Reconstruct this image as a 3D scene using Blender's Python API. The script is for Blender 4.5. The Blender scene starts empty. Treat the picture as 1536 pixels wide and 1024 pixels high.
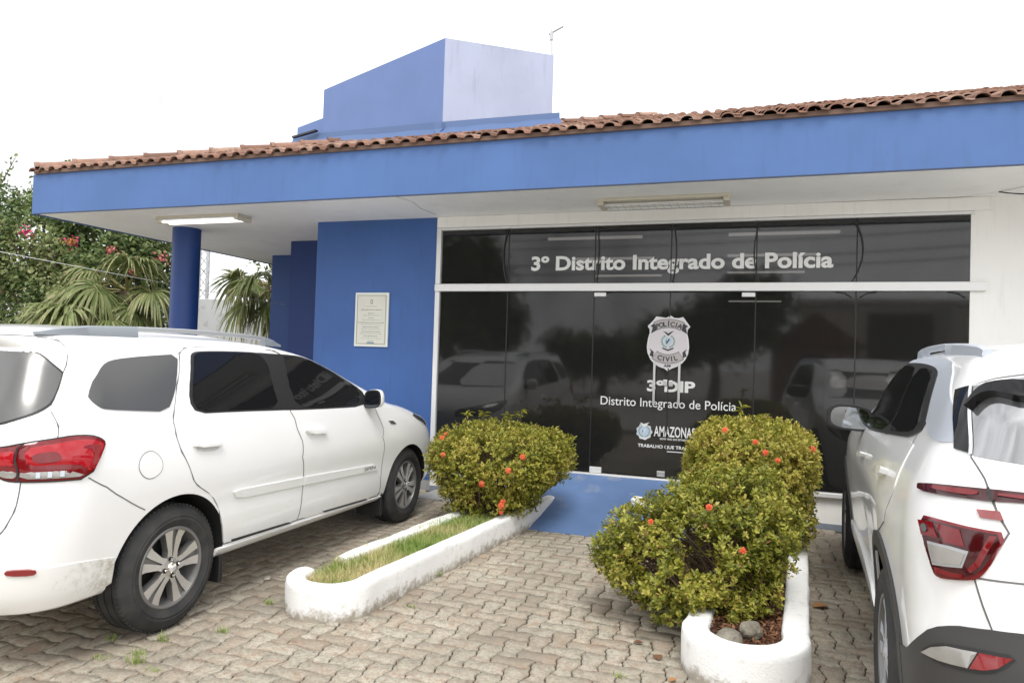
import bpy, bmesh, math, random
import numpy as np
from mathutils import Vector, Matrix, noise
from mathutils.geometry import delaunay_2d_cdt
random.seed(7); rng = np.random.default_rng(7)
SC = bpy.context.scene; COL = SC.collection
PI = math.pi; R = math.radians

# ------------------------------------------------------------------ tagging
def tag(o, label=None, cat=None, group=None, kind=None):
    if label: o['label'] = label
    if cat: o['category'] = cat
    if group: o['group'] = group
    if kind: o['kind'] = kind
    return o
def empty(name, loc=(0,0,0), rz=0, parent=None):
    o = bpy.data.objects.new(name, None); COL.objects.link(o)
    o.location = loc; o.rotation_euler = (0,0,rz); o.empty_display_size = .2
    if parent: o.parent = parent
    return o
def link(name, me, mats=None, parent=None, smooth=None):
    o = bpy.data.objects.new(name, me); COL.objects.link(o)
    if mats is not None:
        for m in (mats if isinstance(mats,(list,tuple)) else [mats]): me.materials.append(m)
    if parent: o.parent = parent
    if smooth is not None: shade(me, smooth)
    return o
def shade(me, ang):
    me.polygons.foreach_set('use_smooth', [True]*len(me.polygons))
    if ang < 180: me.set_sharp_from_angle(angle=R(ang))
def fast_mesh(name, V, F, tint=None):
    """V (n,3) array; F list of index arrays with equal side count (list of (m,k))"""
    me = bpy.data.meshes.new(name)
    V = np.asarray(V, np.float32)
    if not isinstance(F, list): F = [F]
    F = [np.asarray(f, np.int32) for f in F if len(f)]
    nl = sum(f.size for f in F); npoly = sum(len(f) for f in F)
    me.vertices.add(len(V)); me.vertices.foreach_set('co', V.ravel())
    me.loops.add(nl); me.loops.foreach_set('vertex_index', np.concatenate([f.ravel() for f in F]))
    me.polygons.add(npoly)
    tot = np.concatenate([np.full(len(f), f.shape[1], np.int32) for f in F])
    st = np.concatenate([[0], np.cumsum(tot)[:-1]]).astype(np.int32)
    me.polygons.foreach_set('loop_start', st)
    me.update(calc_edges=True)
    if tint is not None:
        a = me.attributes.new('tint', 'FLOAT', 'FACE'); a.data.foreach_set('value', np.asarray(tint, np.float32))
    me.validate()
    return me
class MB:
    """collects shapes into one mesh"""
    def __init__(s): s.v=[]; s.f=[]
    def add(s, v, f):
        n=len(s.v); s.v+= [tuple(p) for p in v]; s.f+= [tuple(i+n for i in q) for q in f]; return s
    def box(s, x0,x1,y0,y1,z0,z1, M=None):
        v=[Vector((x,y,z)) for z in (z0,z1) for y in (y0,y1) for x in (x0,x1)]
        if M is not None: v=[M@p for p in v]
        return s.add(v,[(0,2,3,1),(4,5,7,6),(0,1,5,4),(2,6,7,3),(0,4,6,2),(1,3,7,5)])
    def bbox(s, x0,x1,y0,y1,z0,z1, b=.008, M=None):
        bm=bmesh.new(); bmesh.ops.create_cube(bm,size=1)
        for q in bm.verts: q.co=Vector(((x0+x1)/2+q.co.x*(x1-x0),(y0+y1)/2+q.co.y*(y1-y0),(z0+z1)/2+q.co.z*(z1-z0)))
        bmesh.ops.bevel(bm,geom=bm.edges[:],offset=b,segments=2,affect='EDGES',profile=.5)
        bm.verts.index_update()
        s.add([(M@q.co if M is not None else q.co.copy()) for q in bm.verts],[[q.index for q in f.verts] for f in bm.faces]); bm.free(); return s
    def tube(s, pts, r, n=8, cap=True):
        pts=[Vector(p) for p in pts]; rr=r if isinstance(r,(list,tuple)) else [r]*len(pts)
        base=len(s.v); up=None
        for i,p in enumerate(pts):
            t=(pts[min(i+1,len(pts)-1)]-pts[max(i-1,0)]).normalized()
            if up is None: up=Vector((0,0,1)) if abs(t.z)<.9 else Vector((1,0,0))
            a=t.cross(up).normalized(); b=a.cross(t).normalized(); up=b
            for k in range(n):
                th=2*PI*k/n; s.v.append(tuple(p+(a*math.cos(th)+b*math.sin(th))*rr[i]))
        for i in range(len(pts)-1):
            for k in range(n):
                k2=(k+1)%n; s.f.append((base+i*n+k,base+i*n+k2,base+(i+1)*n+k2,base+(i+1)*n+k))
        if cap:
            s.f.append(tuple(base+k for k in range(n))[::-1]); s.f.append(tuple(base+(len(pts)-1)*n+k for k in range(n)))
        return s
    def prism(s, poly, d0, d1, M):
        """2D poly (x,y) extruded along local z from d0 to d1, placed by matrix M"""
        n=len(poly); v=[M@Vector((x,y,d0)) for x,y in poly]+[M@Vector((x,y,d1)) for x,y in poly]
        return s.add(v,[tuple(range(n))[::-1],tuple(range(n,2*n))]+[(i,(i+1)%n,(i+1)%n+n,i+n) for i in range(n)])
    def lathe(s, prof, n=48, M=None, close=False):
        """prof (r,h) revolved about local z"""
        base=len(s.v); m=len(prof)
        for k in range(n):
            c,sn=math.cos(2*PI*k/n),math.sin(2*PI*k/n)
            for r,h in prof:
                p=Vector((r*c,r*sn,h)); s.v.append(tuple(M@p if M is not None else p))
        for k in range(n):
            k2=(k+1)%n
            for i in range(m-1+(1 if close else 0)):
                j=(i+1)%m; s.f.append((base+k*m+i,base+k2*m+i,base+k2*m+j,base+k*m+j))
        return s
    def build(s, name, mat, parent=None, smooth=None):
        me=bpy.data.meshes.new(name); me.from_pydata(s.v,[],s.f); me.update()
        bm=bmesh.new(); bm.from_mesh(me); bmesh.ops.recalc_face_normals(bm,faces=bm.faces[:]); bm.to_mesh(me); bm.free()
        return link(name, me, mat, parent, smooth)
FY = Matrix(((1,0,0,0),(0,0,-1,0),(0,1,0,0),(0,0,0,1)))      # local x,y,z -> world x, z, -y (drawn on a facade facing -Y)

# ------------------------------------------------------------------ materials
def mat(name, col, rough=.5, metal=0, spec=.5, coat=0, emis=None, es=0):
    m=bpy.data.materials.new(name); m.use_nodes=True; b=m.node_tree.nodes['Principled BSDF']
    b.inputs['Base Color'].default_value=(*col,1); b.inputs['Roughness'].default_value=rough
    b.inputs['Metallic'].default_value=metal; b.inputs['Specular IOR Level'].default_value=spec
    b.inputs['Coat Weight'].default_value=coat; b.inputs['Coat Roughness'].default_value=.04
    if emis: b.inputs['Emission Color'].default_value=(*emis,1); b.inputs['Emission Strength'].default_value=es
    return m
def nd(m, t, **kw):
    n=m.node_tree.nodes.new(t)
    for k,v in kw.items():
        if k in n.inputs: n.inputs[k].default_value=v
        else: setattr(n,k,v)
    return n
def lk(m,a,b): m.node_tree.links.new(a,b)
def bs(m): return m.node_tree.nodes['Principled BSDF']
def ramp(m, fac, stops):
    r=nd(m,'ShaderNodeValToRGB'); e=r.color_ramp.elements
    while len(e)<len(stops): e.new(.5)
    for i,(p,c) in enumerate(stops): e[i].position=p; e[i].color=(*c,1)
    lk(m,fac,r.inputs['Fac']); return r.outputs['Color']
def coords(m, scale=(1,1,1), geo=True):
    src = nd(m,'ShaderNodeNewGeometry').outputs['Position'] if geo else nd(m,'ShaderNodeTexCoord').outputs['Object']
    mp=nd(m,'ShaderNodeMapping'); mp.inputs['Scale'].default_value=scale; lk(m,src,mp.inputs['Vector']); return mp.outputs['Vector']
def noise_(m, vec, scale, detail=4, rough=.55, dist=0):
    n=nd(m,'ShaderNodeTexNoise'); n.inputs['Scale'].default_value=scale; n.inputs['Detail'].default_value=detail
    n.inputs['Roughness'].default_value=rough; n.inputs['Distortion'].default_value=dist; lk(m,vec,n.inputs['Vector']); return n.outputs['Fac']
def mixc(m, fac, a, b, mode='MIX'):
    n=nd(m,'ShaderNodeMix'); n.data_type='RGBA'; n.blend_type=mode
    for s,v in ((n.inputs[0],fac),(n.inputs[6],a),(n.inputs[7],b)):
        if hasattr(v,'is_linked') or hasattr(v,'links'): lk(m,v,s)
        elif isinstance(v,(int,float)): s.default_value=v
        else: s.default_value=(*v,1)
    return n.outputs[2]
def bump(m, h, strength=.3, dist=.01):
    n=nd(m,'ShaderNodeBump'); n.inputs['Strength'].default_value=strength; n.inputs['Distance'].default_value=dist
    lk(m,h,n.inputs['Height']); lk(m,n.outputs['Normal'],bs(m).inputs['Normal'])
def painted(name, col, var=.1, stain=(.3,.28,.25), samt=.25, rough=.6, streak=(6,6,.7), bmp=.15):
    """house paint with faint rain streaks and grime"""
    m=mat(name,col,rough); v=coords(m); vs=coords(m,streak)
    n1=noise_(m,v,1.3,5); n2=noise_(m,vs,3,6,.6)
    lo=tuple(c*(1-var) for c in col); hi=tuple(min(1,c*(1+var)) for c in col)
    c1=ramp(m,n1,[(.3,lo),(.7,hi)])
    f=ramp(m,n2,[(.55,(0,0,0)),(.8,(samt,)*3)])
    lk(m,mixc(m,f,c1,stain),bs(m).inputs['Base Color'])
    bump(m,noise_(m,v,90,3),bmp,.003)
    return m

M={}
M['blue']=painted('blue_wall_paint',(.038,.105,.31),.10,(.035,.065,.15),.5)
M['recessblue2']=painted('light_recess_shade_blue',(.020,.060,.215),.08,(.02,.04,.10),.3)  # lighter copy of the painted-in recess shade, for the deeper wall
M['recessblue']=painted('recess_shade_blue',(.012,.040,.17),.08,(.02,.04,.10),.3)  # wall blue darkened: shade of the recess put into the colour
M['fascia']=painted('blue_fascia_paint',(.064,.138,.335),.08,(.05,.085,.18),.38,streak=(5,5,.5))
M['faded']=painted('sun_faded_pale_blue_paint',(.37,.41,.54),.10,(.26,.26,.36),.7,streak=(7,7,.5))
M['towerblue']=painted('tower_blue_paint',(.118,.187,.40),.06,(.14,.2,.34),.4,streak=(5,5,.5))
M['white']=painted('white_wall_paint',(.84,.83,.80),.03,(.5,.47,.42),.25)
M['soffit']=painted('white_soffit_paint',(.88,.88,.865),.04,(.5,.47,.43),.3,streak=(1,1,1))
M['kerb']=painted('whitewashed_kerb',(.86,.86,.85),.04,(.38,.35,.29),.45,.85,(5,5,5),1.0)
def splashed_kerb():
    m=M['kerb']; b=bs(m); src=b.inputs['Base Color'].links[0].from_socket; v=coords(m)
    sx=nd(m,'ShaderNodeSeparateXYZ'); lk(m,nd(m,'ShaderNodeNewGeometry').outputs['Position'],sx.inputs[0])
    h=nd(m,'ShaderNodeMapRange'); h.inputs['From Min'].default_value=.0; h.inputs['From Max'].default_value=.10; h.inputs['To Min'].default_value=.34; h.inputs['To Max'].default_value=.0; lk(m,sx.outputs['Z'],h.inputs['Value'])
    n=noise_(m,v,14,8,.75); a=nd(m,'ShaderNodeMath'); a.operation='ADD'; lk(m,n,a.inputs[0]); lk(m,h.outputs[0],a.inputs[1])
    chips=noise_(m,v,7,9,.8); c=mixc(m,ramp(m,a.outputs[0],[(.60,(0,)*3),(.82,(.9,)*3)]),src,(.30,.26,.20)); c=mixc(m,ramp(m,chips,[(.66,(0,)*3),(.69,(.8,)*3)]),c,(.46,.44,.41)); lk(m,c,b.inputs['Base Color'])
splashed_kerb()
M['alu']=mat('white_aluminium',(.74,.74,.73),.35,.2)
M['steel']=mat('brushed_steel',(.62,.62,.61),.3,.9)
M['rampblue']=painted('blue_ramp_paint',(.105,.18,.35),.2,(.33,.33,.34),.85,.65,(1.5,1.5,1.5),.5)
M['grey']=painted('grey_plinth',(.33,.33,.33),.1,(.15,.14,.13),.5)
M['concrete']=painted('aged_concrete',(.5,.49,.46),.12,(.16,.15,.13),.7)
M['black']=mat('black_plastic',(.018,.018,.019),.45)
M['rubberseal']=mat('black_seal',(.01,.01,.01),.5)
M['plaque']=painted('engraved_plaque_stone',(.62,.61,.54),.07,(.45,.43,.36),.3)
M['plaquebd']=mat('plaque_pale_edge',(.70,.73,.68),.5)
M['ink']=mat('engraved_text',(.20,.20,.17),.6)
M['ink_green']=mat('plaque_green_mark',(.10,.35,.30),.6); M['ink_blue']=mat('plaque_blue_mark',(.06,.10,.35),.6)
M['vinyl']=mat('white_vinyl_lettering',(.70,.70,.685),.5)
M['tube']=mat('lit_tube',(.9,.9,.9),.4,emis=(1,.98,.94),es=1.5)
M['tube_off']=mat('unlit_tube',(.92,.92,.91),.3)
M['cream']=mat('yellowed_lamp_metal',(.60,.56,.46),.5)
M['galv']=mat('galvanised_metal',(.45,.46,.47),.4,.7)

# ground materials
def paver_mat():
    m=mat('worn_concrete_paver',(.4,.38,.33),.9); v=coords(m)
    a=nd(m,'ShaderNodeAttribute'); a.attribute_name='tint'
    base=ramp(m,a.outputs['Fac'],[(0,(.36,.315,.245)),(.2,(.47,.42,.335)),(.45,(.50,.46,.37)),(.75,(.485,.455,.37)),(1,(.54,.50,.41))])
    n=noise_(m,v,48,9,.8); f=ramp(m,n,[(.47,(0,0,0)),(.62,(.85,)*3)])
    red=noise_(m,v,7,4); rc=ramp(m,red,[(.4,(.24,.19,.14)),(.62,(.32,.20,.13))])
    mid=noise_(m,v,17,6,.7); rc2=ramp(m,red,[(.42,(.25,.205,.155)),(.62,(.36,.235,.17))]); c=mixc(m,ramp(m,mid,[(.46,(0,)*3),(.66,(.75,)*3)]),base,rc2); c=mixc(m,f,c,rc)
    n3=noise_(m,v,160,3,.7); f3=ramp(m,n3,[(.42,(.75,)*3),(.62,(1.1,)*3)])
    c=mixc(m,.8,c,f3,'MULTIPLY')
    big=noise_(m,v,.9,4); c=mixc(m,ramp(m,big,[(.40,(0,)*3),(.70,(.62,)*3)]),c,(.20,.175,.14))
    lk(m,c,bs(m).inputs['Base Color']); bump(m,n3,.55,.006); return m
M['paver']=paver_mat()
def dirt_mat(name,c0,c1,sc=14):
    m=mat(name,c0,.95); v=coords(m); n=noise_(m,v,sc,8,.7)
    lk(m,ramp(m,n,[(.3,c0),(.7,c1)]),bs(m).inputs['Base Color']); bump(m,noise_(m,v,sc*4,6),.7,.02); return m
M['joint']=dirt_mat('dark_joint_dirt',(.045,.038,.03),(.10,.085,.06),20)
M['ground']=dirt_mat('street_ground',(.38,.36,.325),(.48,.455,.415),5)
M['soil']=dirt_mat('planter_soil',(.06,.032,.02),(.14,.075,.045),30)
def tile_mat():
    m=mat('weathered_clay_tile',(.3,.14,.08),.85); v=coords(m)
    a=nd(m,'ShaderNodeAttribute'); a.attribute_name='tint'
    base=ramp(m,a.outputs['Fac'],[(0,(.17,.085,.058)),(.5,(.28,.145,.10)),(1,(.38,.245,.185))])
    n=noise_(m,v,9,7,.7); c=mixc(m,ramp(m,n,[(.45,(0,)*3),(.68,(.8,)*3)]),base,(.13,.085,.06))
    lk(m,c,bs(m).inputs['Base Color']); bump(m,noise_(m,v,60,5),.4,.01); return m
M['tile']=tile_mat()
def glass_mat(name, tint, rough=.0):
    m=bpy.data.materials.new(name); m.use_nodes=True; nt=m.node_tree; nt.nodes.remove(bs(m))
    out=nt.nodes['Material Output']; tr=nd(m,'ShaderNodeBsdfTransparent'); tr.inputs['Color'].default_value=(*tint,1)
    gl=nd(m,'ShaderNodeBsdfGlossy'); gl.inputs['Roughness'].default_value=rough; gl.inputs['Color'].default_value=(1,1,1,1)
    df=nd(m,'ShaderNodeBsdfDiffuse'); df.inputs['Color'].default_value=(.50,.495,.48,1); m0=nd(m,'ShaderNodeMixShader'); m0.inputs[0].default_value=.026   # thin even grey film over the whole pane
    lk(m,tr.outputs[0],m0.inputs[1]); lk(m,df.outputs[0],m0.inputs[2])
    fr=nd(m,'ShaderNodeFresnel'); fr.inputs['IOR'].default_value=1.52; mx=nd(m,'ShaderNodeMixShader')
    lk(m,fr.outputs[0],mx.inputs[0]); lk(m,m0.outputs[0],mx.inputs[1]); lk(m,gl.outputs[0],mx.inputs[2]); lk(m,mx.outputs[0],out.inputs['Surface'])
    return m
M['glass']=glass_mat('dark_tinted_facade_glass',(.26,.255,.25),.045)

# ------------------------------------------------------------------ camera, light
cam=bpy.data.cameras.new('camera'); co=bpy.data.objects.new('camera',cam); COL.objects.link(co)
def cam_setup(f,yaw,pitch,roll,C):
    cy,sy,cp,sp=math.cos(yaw),math.sin(yaw),math.cos(pitch),math.sin(pitch)
    fw=Vector((-sy*cp,cy*cp,sp)); r=Vector((cy,sy,0)); u=r.cross(fw); cr,sr=math.cos(roll),math.sin(roll)
    r2=r*cr+u*sr; u2=u*cr-r*sr
    co.matrix_world=Matrix(((r2.x,u2.x,-fw.x,C[0]),(r2.y,u2.y,-fw.y,C[1]),(r2.z,u2.z,-fw.z,C[2]),(0,0,0,1)))
    cam.sensor_fit='HORIZONTAL'; cam.sensor_width=36; cam.lens=f*36/1536; cam.clip_end=1500; cam.clip_start=.05
cam_setup(1044.297,R(18.63534),R(1.292563),R(1.783954),(0,-7.24504,1.53)); SC.camera=co
SUN_EL,SUN_AZ=58,0
sd=Vector((.24,-.64,1.08)).normalized()          # direction towards the sun
sun=bpy.data.lights.new('sun','SUN'); so=bpy.data.objects.new('sun',sun); COL.objects.link(so)
sun.energy=1.3; sun.angle=R(22); sun.color=(1,.965,.91); so.rotation_euler=(-sd).to_track_quat('-Z','Y').to_euler()
W=bpy.data.worlds.new('World'); SC.world=W; W.use_nodes=True; nt=W.node_tree
sk=nt.nodes.new('ShaderNodeTexSky'); sk.sky_type='NISHITA'; sk.sun_disc=False
sk.sun_elevation=math.asin(sd.z); sk.sun_rotation=math.atan2(sd.x,sd.y); sk.dust_density=4; sk.air_density=1.2; sk.ozone_density=1
# thin overcast: the blue is washed out by a bright even cloud layer
bw=nt.nodes.new('ShaderNodeHueSaturation'); bw.inputs['Saturation'].default_value=.12
cl=nt.nodes.new('ShaderNodeMix'); cl.data_type='RGBA'; cl.inputs[0].default_value=.75; cl.inputs[7].default_value=(9.5,9.6,9.8,1)
nt.links.new(sk.outputs[0],bw.inputs['Color']); nt.links.new(bw.outputs[0],cl.inputs[6])
tcw=nt.nodes.new('ShaderNodeTexCoord'); cn=nt.nodes.new('ShaderNodeTexNoise'); cn.inputs['Scale'].default_value=2.6; cn.inputs['Detail'].default_value=7; cn.inputs['Roughness'].default_value=.6; cn.inputs['Distortion'].default_value=.6
nt.links.new(tcw.outputs['Generated'],cn.inputs['Vector']); cr_=nt.nodes.new('ShaderNodeMapRange'); cr_.inputs['From Min'].default_value=.32; cr_.inputs['From Max'].default_value=.68; cr_.inputs['To Min'].default_value=.58; cr_.inputs['To Max'].default_value=1.42; nt.links.new(cn.outputs['Fac'],cr_.inputs['Value'])
cm_=nt.nodes.new('ShaderNodeMix'); cm_.data_type='RGBA'; cm_.blend_type='MULTIPLY'; cm_.inputs[0].default_value=1; nt.links.new(cl.outputs[2],cm_.inputs[6]); nt.links.new(cr_.outputs[0],cm_.inputs[7])
nt.links.new(cm_.outputs[2],nt.nodes['Background'].inputs['Color']); nt.nodes['Background'].inputs['Strength'].default_value=.142
SC.view_settings.view_transform='Standard'; SC.view_settings.look='None'; SC.view_settings.exposure=.5; SC.view_settings.gamma=1
SC.cycles.max_bounces=8; SC.cycles.transparent_max_bounces=16; SC.cycles.use_denoising=True
# ================================================================== ground
def paving():
    a=.1055; X0,X1,Y0,Y1=-7.2,3.6,-7.4,-.005
    ni,nj=int((X1-X0)/a),int((Y1-Y0)/a)
    # one wavy unit edge (tooth): offsets shared by both neighbours
    ts=np.array([0,.2,.36,.64,.8]); off=np.array([0,.01,.105,.105,.01])*a   # half wave per unit edge, sign alternates
    def unit(p,q,par):
        d=(q-p); n=np.array([-d[1],d[0]])/np.linalg.norm(d)
        if d[0]+d[1]<0: n=-n                    # same normal whichever way the edge is walked
        tt=ts if d[0]+d[1]>0 else np.array([0,.2,.36,.64,.8])
        return [p+d*t+n*o*par for t,o in zip(tt,off)]
    V=[];Q=[];T=[];NG=[];tintq=[];tintg=[]
    def edge_par(p,q):
        m=(p+q)/2/a; k=int(round(m[0]*2))+int(round(m[1]*2)); return 1 if (k//2)%2==0 else -1
    for i in range(ni):
        for j in range(nj):
            k=(i-j)%4
            if k==0: cells=[(i,j),(i+1,j)]; hor=True
            elif k==3: cells=[(i,j),(i,j+1)]; hor=False
            else: continue
            w,h=(2,1) if hor else (1,2)
            c=[np.array([i+x,j+y])*a for x,y in ([(0,0),(1,0),(2,0),(2,1),(1,1),(0,1)] if hor else [(0,0),(1,0),(1,1),(1,2),(0,2),(0,1)])]
            pts=[]
            for e in range(6):
                p,q=c[e],c[(e+1)%6]; pts+=unit(p,q,edge_par(p,q))
            P=np.array(pts)+np.array([X0,Y0]); ctr=P.mean(0)
            if ctr[1]>-.06: continue
            n=len(P); t=np.roll(P,-1,0)-np.roll(P,1,0); nn=np.stack([-t[:,1],t[:,0]],1); nn/=np.linalg.norm(nn,axis=1)[:,None]+1e-9
            g=.0026+rng.random()*.0024
            A=P+nn*g; B=P+nn*(g+.0035)
            zc=rng.normal(0,.0013)-(.005 if rng.random()<.06 else 0); tx,ty=rng.normal(0,.010,2)
            zt=lambda q,o: (q[:,0]-ctr[0])*tx+(q[:,1]-ctr[1])*ty+zc+o
            b=len(V)
            for q,z in ((A,np.full(n,-.03)),(A,zt(A,-.0045)),(B,zt(B,0))): V.extend(np.column_stack([q,z]).tolist())
            ar=np.arange(n); r=np.roll(ar,-1); tv=rng.random()
            for l in (0,1):
                Q.extend(np.stack([b+l*n+ar,b+l*n+r,b+(l+1)*n+r,b+(l+1)*n+ar],1).tolist()); tintq+= [tv]*n
            NG.append((b+2*n+ar).tolist()); tintg.append(tv)
    me=fast_mesh('paving',np.array(V),[np.array(Q),np.array(NG)],tintq+tintg)
    o=link('pavement',me,M['paver']); tag(o,'worn interlocking concrete pavers of the forecourt','pavement',kind='structure')
    b=MB(); b.box(X0-1,X1+2,Y0-1,.02,-.06,-.011); b=b.build('paving_bed',M['joint']); tag(b,'dark dirt in the joints between the pavers','ground',kind='structure')
paving()
g=MB().box(-150,150,-150,150,-.2,-.065).build('ground',M['ground']); tag(g,'plain ground running out to the horizon','ground',kind='structure')

# ================================================================== building
B=empty('police_station',(-1,0,0)); tag(B,'blue and white police station with dark glass front and tiled roof','building')
B['label']='blue and white police station with dark glass front and tiled roof'
def part(mb,name,m,parent=B,smooth=None):
    o=mb.build(name,m,None,smooth); o.parent=parent; o.matrix_parent_inverse=Matrix.Translation(-Vector(B.location)) if parent is B else Matrix()
    return o
def sub(mb,name,m,parent,smooth=None):
    o=mb.build(name,m,None,smooth); o.parent=parent; return o
XL,XG0,XG1,XR=-8.28,-3.378,1.895,7.0
ZS,ZT0,ZT1,ZG,ZF=.345,2.252,2.335,2.946,3.10
YF=-1.094
# walls
part(MB().box(-4.985,XG0,0,8,.11,ZF),'blue_wall',M['blue'])
part(MB().box(-4.982,XG0-.003,.004,8,-.05,.11),'plinth',M['grey'])
part(MB().box(-6.25,-4.985,1.2,8,-.05,ZF),'recess_wall',M['recessblue'])
part(MB().box(-7.52,-6.25,2.43,8,-.05,ZF),'recess_wall',M['recessblue2'])
part(MB().box(XG1,XR,0,9,.06,ZF),'white_wall',M['white'])
part(MB().box(XG0,XG1,.002,.12,.05,.30),'low_wall',M['white'])
part(MB().box(XG0,XR,-.004,.1,-.05,.05),'plinth',painted('dusty_blue_grey_plinth',(.22,.25,.30),.1,(.1,.1,.1),.5))
part(MB().bbox(XG0+.003,2.03,-.035,.14,ZG+.03,ZF-.002,.004),'lintel',M['white'])
part(MB().bbox(2.034,2.055,-.02,.14,ZG+.035,ZF-.002,.003),'bracket_plate',M['white'])
# soffit and fascia
part(MB().box(XL+.004,XR,YF+.004,8,ZF,ZF+.05),'soffit',M['soffit'])
f=MB(); f.box(XL,XR,YF-.02,YF,ZF-.012,3.572); f.box(XL-.02,XL,YF-.02,8,ZF-.012,3.572); part(f,'fascia',M['fascia'])
f=MB(); f.box(XL,XR,YF-.024,YF-.02,ZF-.014,ZF-.004); part(f,'drip_edge',mat('dark_drip_edge',(.03,.04,.07),.6))
c=MB()
for pts in ([(-3.36,-1.07),(-3.30,-.8),(-3.36,-.5),(-3.33,-.17)],[(1.75,-.02),(2.06,-.2),(2.32,-.55),(2.45,-1.05)],[(.6,-.03),(1.4,-.05),(1.9,-.03)]):
    for p,q in zip(pts,pts[1:]):
        p,q=Vector((*p,ZF-.0015)),Vector((*q,ZF-.0015)); n=Vector((-(q-p).y,(q-p).x,0)).normalized()*.004*random.uniform(.5,1.4)
        c.add([p-n,q-n,q+n,p+n],[(0,1,2,3)])
part(c,'soffit_crack',mat('crack_shadow_gap',(.10,.09,.08),.9))
# round column
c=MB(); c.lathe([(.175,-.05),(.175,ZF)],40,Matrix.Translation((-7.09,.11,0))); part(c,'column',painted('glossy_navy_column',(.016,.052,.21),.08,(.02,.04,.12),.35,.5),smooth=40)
# roof of clay tiles
def roof():
    z0=3.588; sl=.36; pitch=.168; cl=.34; V=[];F=[];T=[]
    prof=[]
    for k in range(9):                           # round cover
        th=PI*k/8; prof.append((.5-.5*math.cos(th)*.62-.19+.0,math.sin(th)*.036))
    ph=np.array([[p[0],p[1]] for p in prof]+[[.92,-.006],[1.0,-.004]])
    ph[:,0]-=ph[0,0]; ph[:,0]/=ph[-1,0]
    rows=15
    for r in range(rows):
        y0=-1.175+r*cl*.93; xs=XL-.03+max(0,(y0+1.175)); n=int((XR-xs)/pitch)+1
        for i in range(n):
            x=xs+ (n-1-i)*pitch*0 + i*pitch; tv=rng.random(); jz=rng.normal(0,.005); jy=rng.normal(0,.008); jr=rng.normal(0,.012)
            def pt(u,hgt,yy,th):
                yw=y0+jy+yy; return (x+u*pitch+jr*yy, yw, z0+(yw+1.175)*sl*1.0+hgt*1.0+th+jz+ (0.012 if yy<.1 else -.014))
            b=len(V); m=len(ph)
            for th in (.0,.013):
                for yy in (0,cl*1.02):
                    for u,h in ph: V.append(pt(u,h*(1.0 if yy==0 else .88),yy,th))
            for k in range(m-1):
                F.append((b+2*m+k,b+2*m+k+1,b+3*m+k+1,b+3*m+k)); T.append(tv)
                F.append((b+k,b+2*m+k,b+2*m+k+1,b+k+1) [::-1]); T.append(tv)
                F.append((b+k,b+k+1,b+m+k+1,b+m+k)); T.append(tv)
    # hip caps
    d=Vector((1,1,.36)).normalized(); p0=Vector((XL+.02,-1.12,3.645))
    for i in range(24):
        tv=rng.random(); b=len(V); L=.42
        a=p0+d*(i*.40)
        side=d.cross(Vector((0,0,1))).normalized(); up=side.cross(d).normalized()
        for s,(rad,lift) in ((0,(.102,.018)),(.05,(.098,.017)),(.055,(.092,.013)),(L,(.084,.0))):
            for k in range(9):
                th=PI*k/8; V.append(tuple(a+d*s+side*math.cos(th)*rad+up*(math.sin(th)*rad*.8+lift-.02)))
        for s in range(3):
            for k in range(8): F.append((b+s*9+k,b+s*9+k+1,b+(s+1)*9+k+1,b+(s+1)*9+k)); T.append(tv)
        V.append(tuple(a)); 
        for k in range(8): F.append((b+k,b+36,b+36,b+k+1)[:1]+(b+36,b+k+1)+(b+k+1,)); T.append(tv)
    F4=[f for f in F if len(set(f))==4]; T4=[t for f,t in zip(F,T) if len(set(f))==4]
    F3=[tuple(dict.fromkeys(f)) for f in F if len(set(f))==3]; T3=[t for f,t in zip(F,T) if len(set(f))==3]
    me=fast_mesh('roof',np.array(V),[np.array(F4),np.array(F3)],T4+T3)
    o=link('roof',me,M['tile'],None,40); o.parent=B; o.matrix_parent_inverse=Matrix.Translation(-Vector(B.location))
    # deck below the tiles, closing the roof from every side
    rz=z0-.03
    def z(y): return rz+(y+1.1)*.36
    d=MB(); Yr=4.2; X0=XL; 
    P=[(X0,-1.1,z(-1.1)),(XR,-1.1,z(-1.1)),(XR,Yr,z(Yr)),(X0+Yr+1.1,Yr,z(Yr)),(X0,8,rz),(XR,8,rz)]
    d.add(P,[(0,1,2,3),(0,3,4),(3,2,5,4)]); part(d,'roof_deck',mat('roof_deck_shadow_board',(.12,.07,.05),.9))
    mo=MB(); mo.box(XL+.02,XR,-1.14,-1.05,3.572,3.612); part(mo,'eave_mortar',mat('eave_mortar',(.16,.10,.075),.9))
roof()
# water tower block on the roof
P0,P1,P2=Vector((-3.647,.6,0)),Vector((-6.149,1.714,0)),Vector((-2.467,1.42,0)); ZH=5.482
P1b=P1+(P1-P0).normalized()*.78
Pb=P2+Vector((-.9,2.6,0)); Pc=P1+Vector((.35,2.4,0))
def quadwall(a,b,z0,z1,name,m,za=None,zb=None):
    return part(MB().add([(a.x,a.y,z0),(b.x,b.y,z0),(b.x,b.y,z1),(a.x,a.y,z1)],[(0,1,2,3)]),name,m)
fl=[P1,P0,P2,Pb,Pc]
tb=MB(); n=len(fl)
tb.add([(p.x,p.y,3.7) for p in fl]+[(p.x,p.y,ZH) for p in fl],[(0,1,6,5),(2,3,8,7),(3,4,9,8),(4,0,5,9),(5,6,7,8,9)])
part(tb,'roof_tower',M['towerblue'])
part(MB().add([(P0.x,P0.y,3.7),(P2.x,P2.y,3.7),(P2.x,P2.y,ZH),(P0.x,P0.y,ZH)],[(0,1,2,3)]),'faded_tower_wall',M['faded'])
dn=(P1-P0).normalized(); nb=Vector((dn.y,-dn.x,0)); nb=nb if nb.y>0 else -nb
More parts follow.
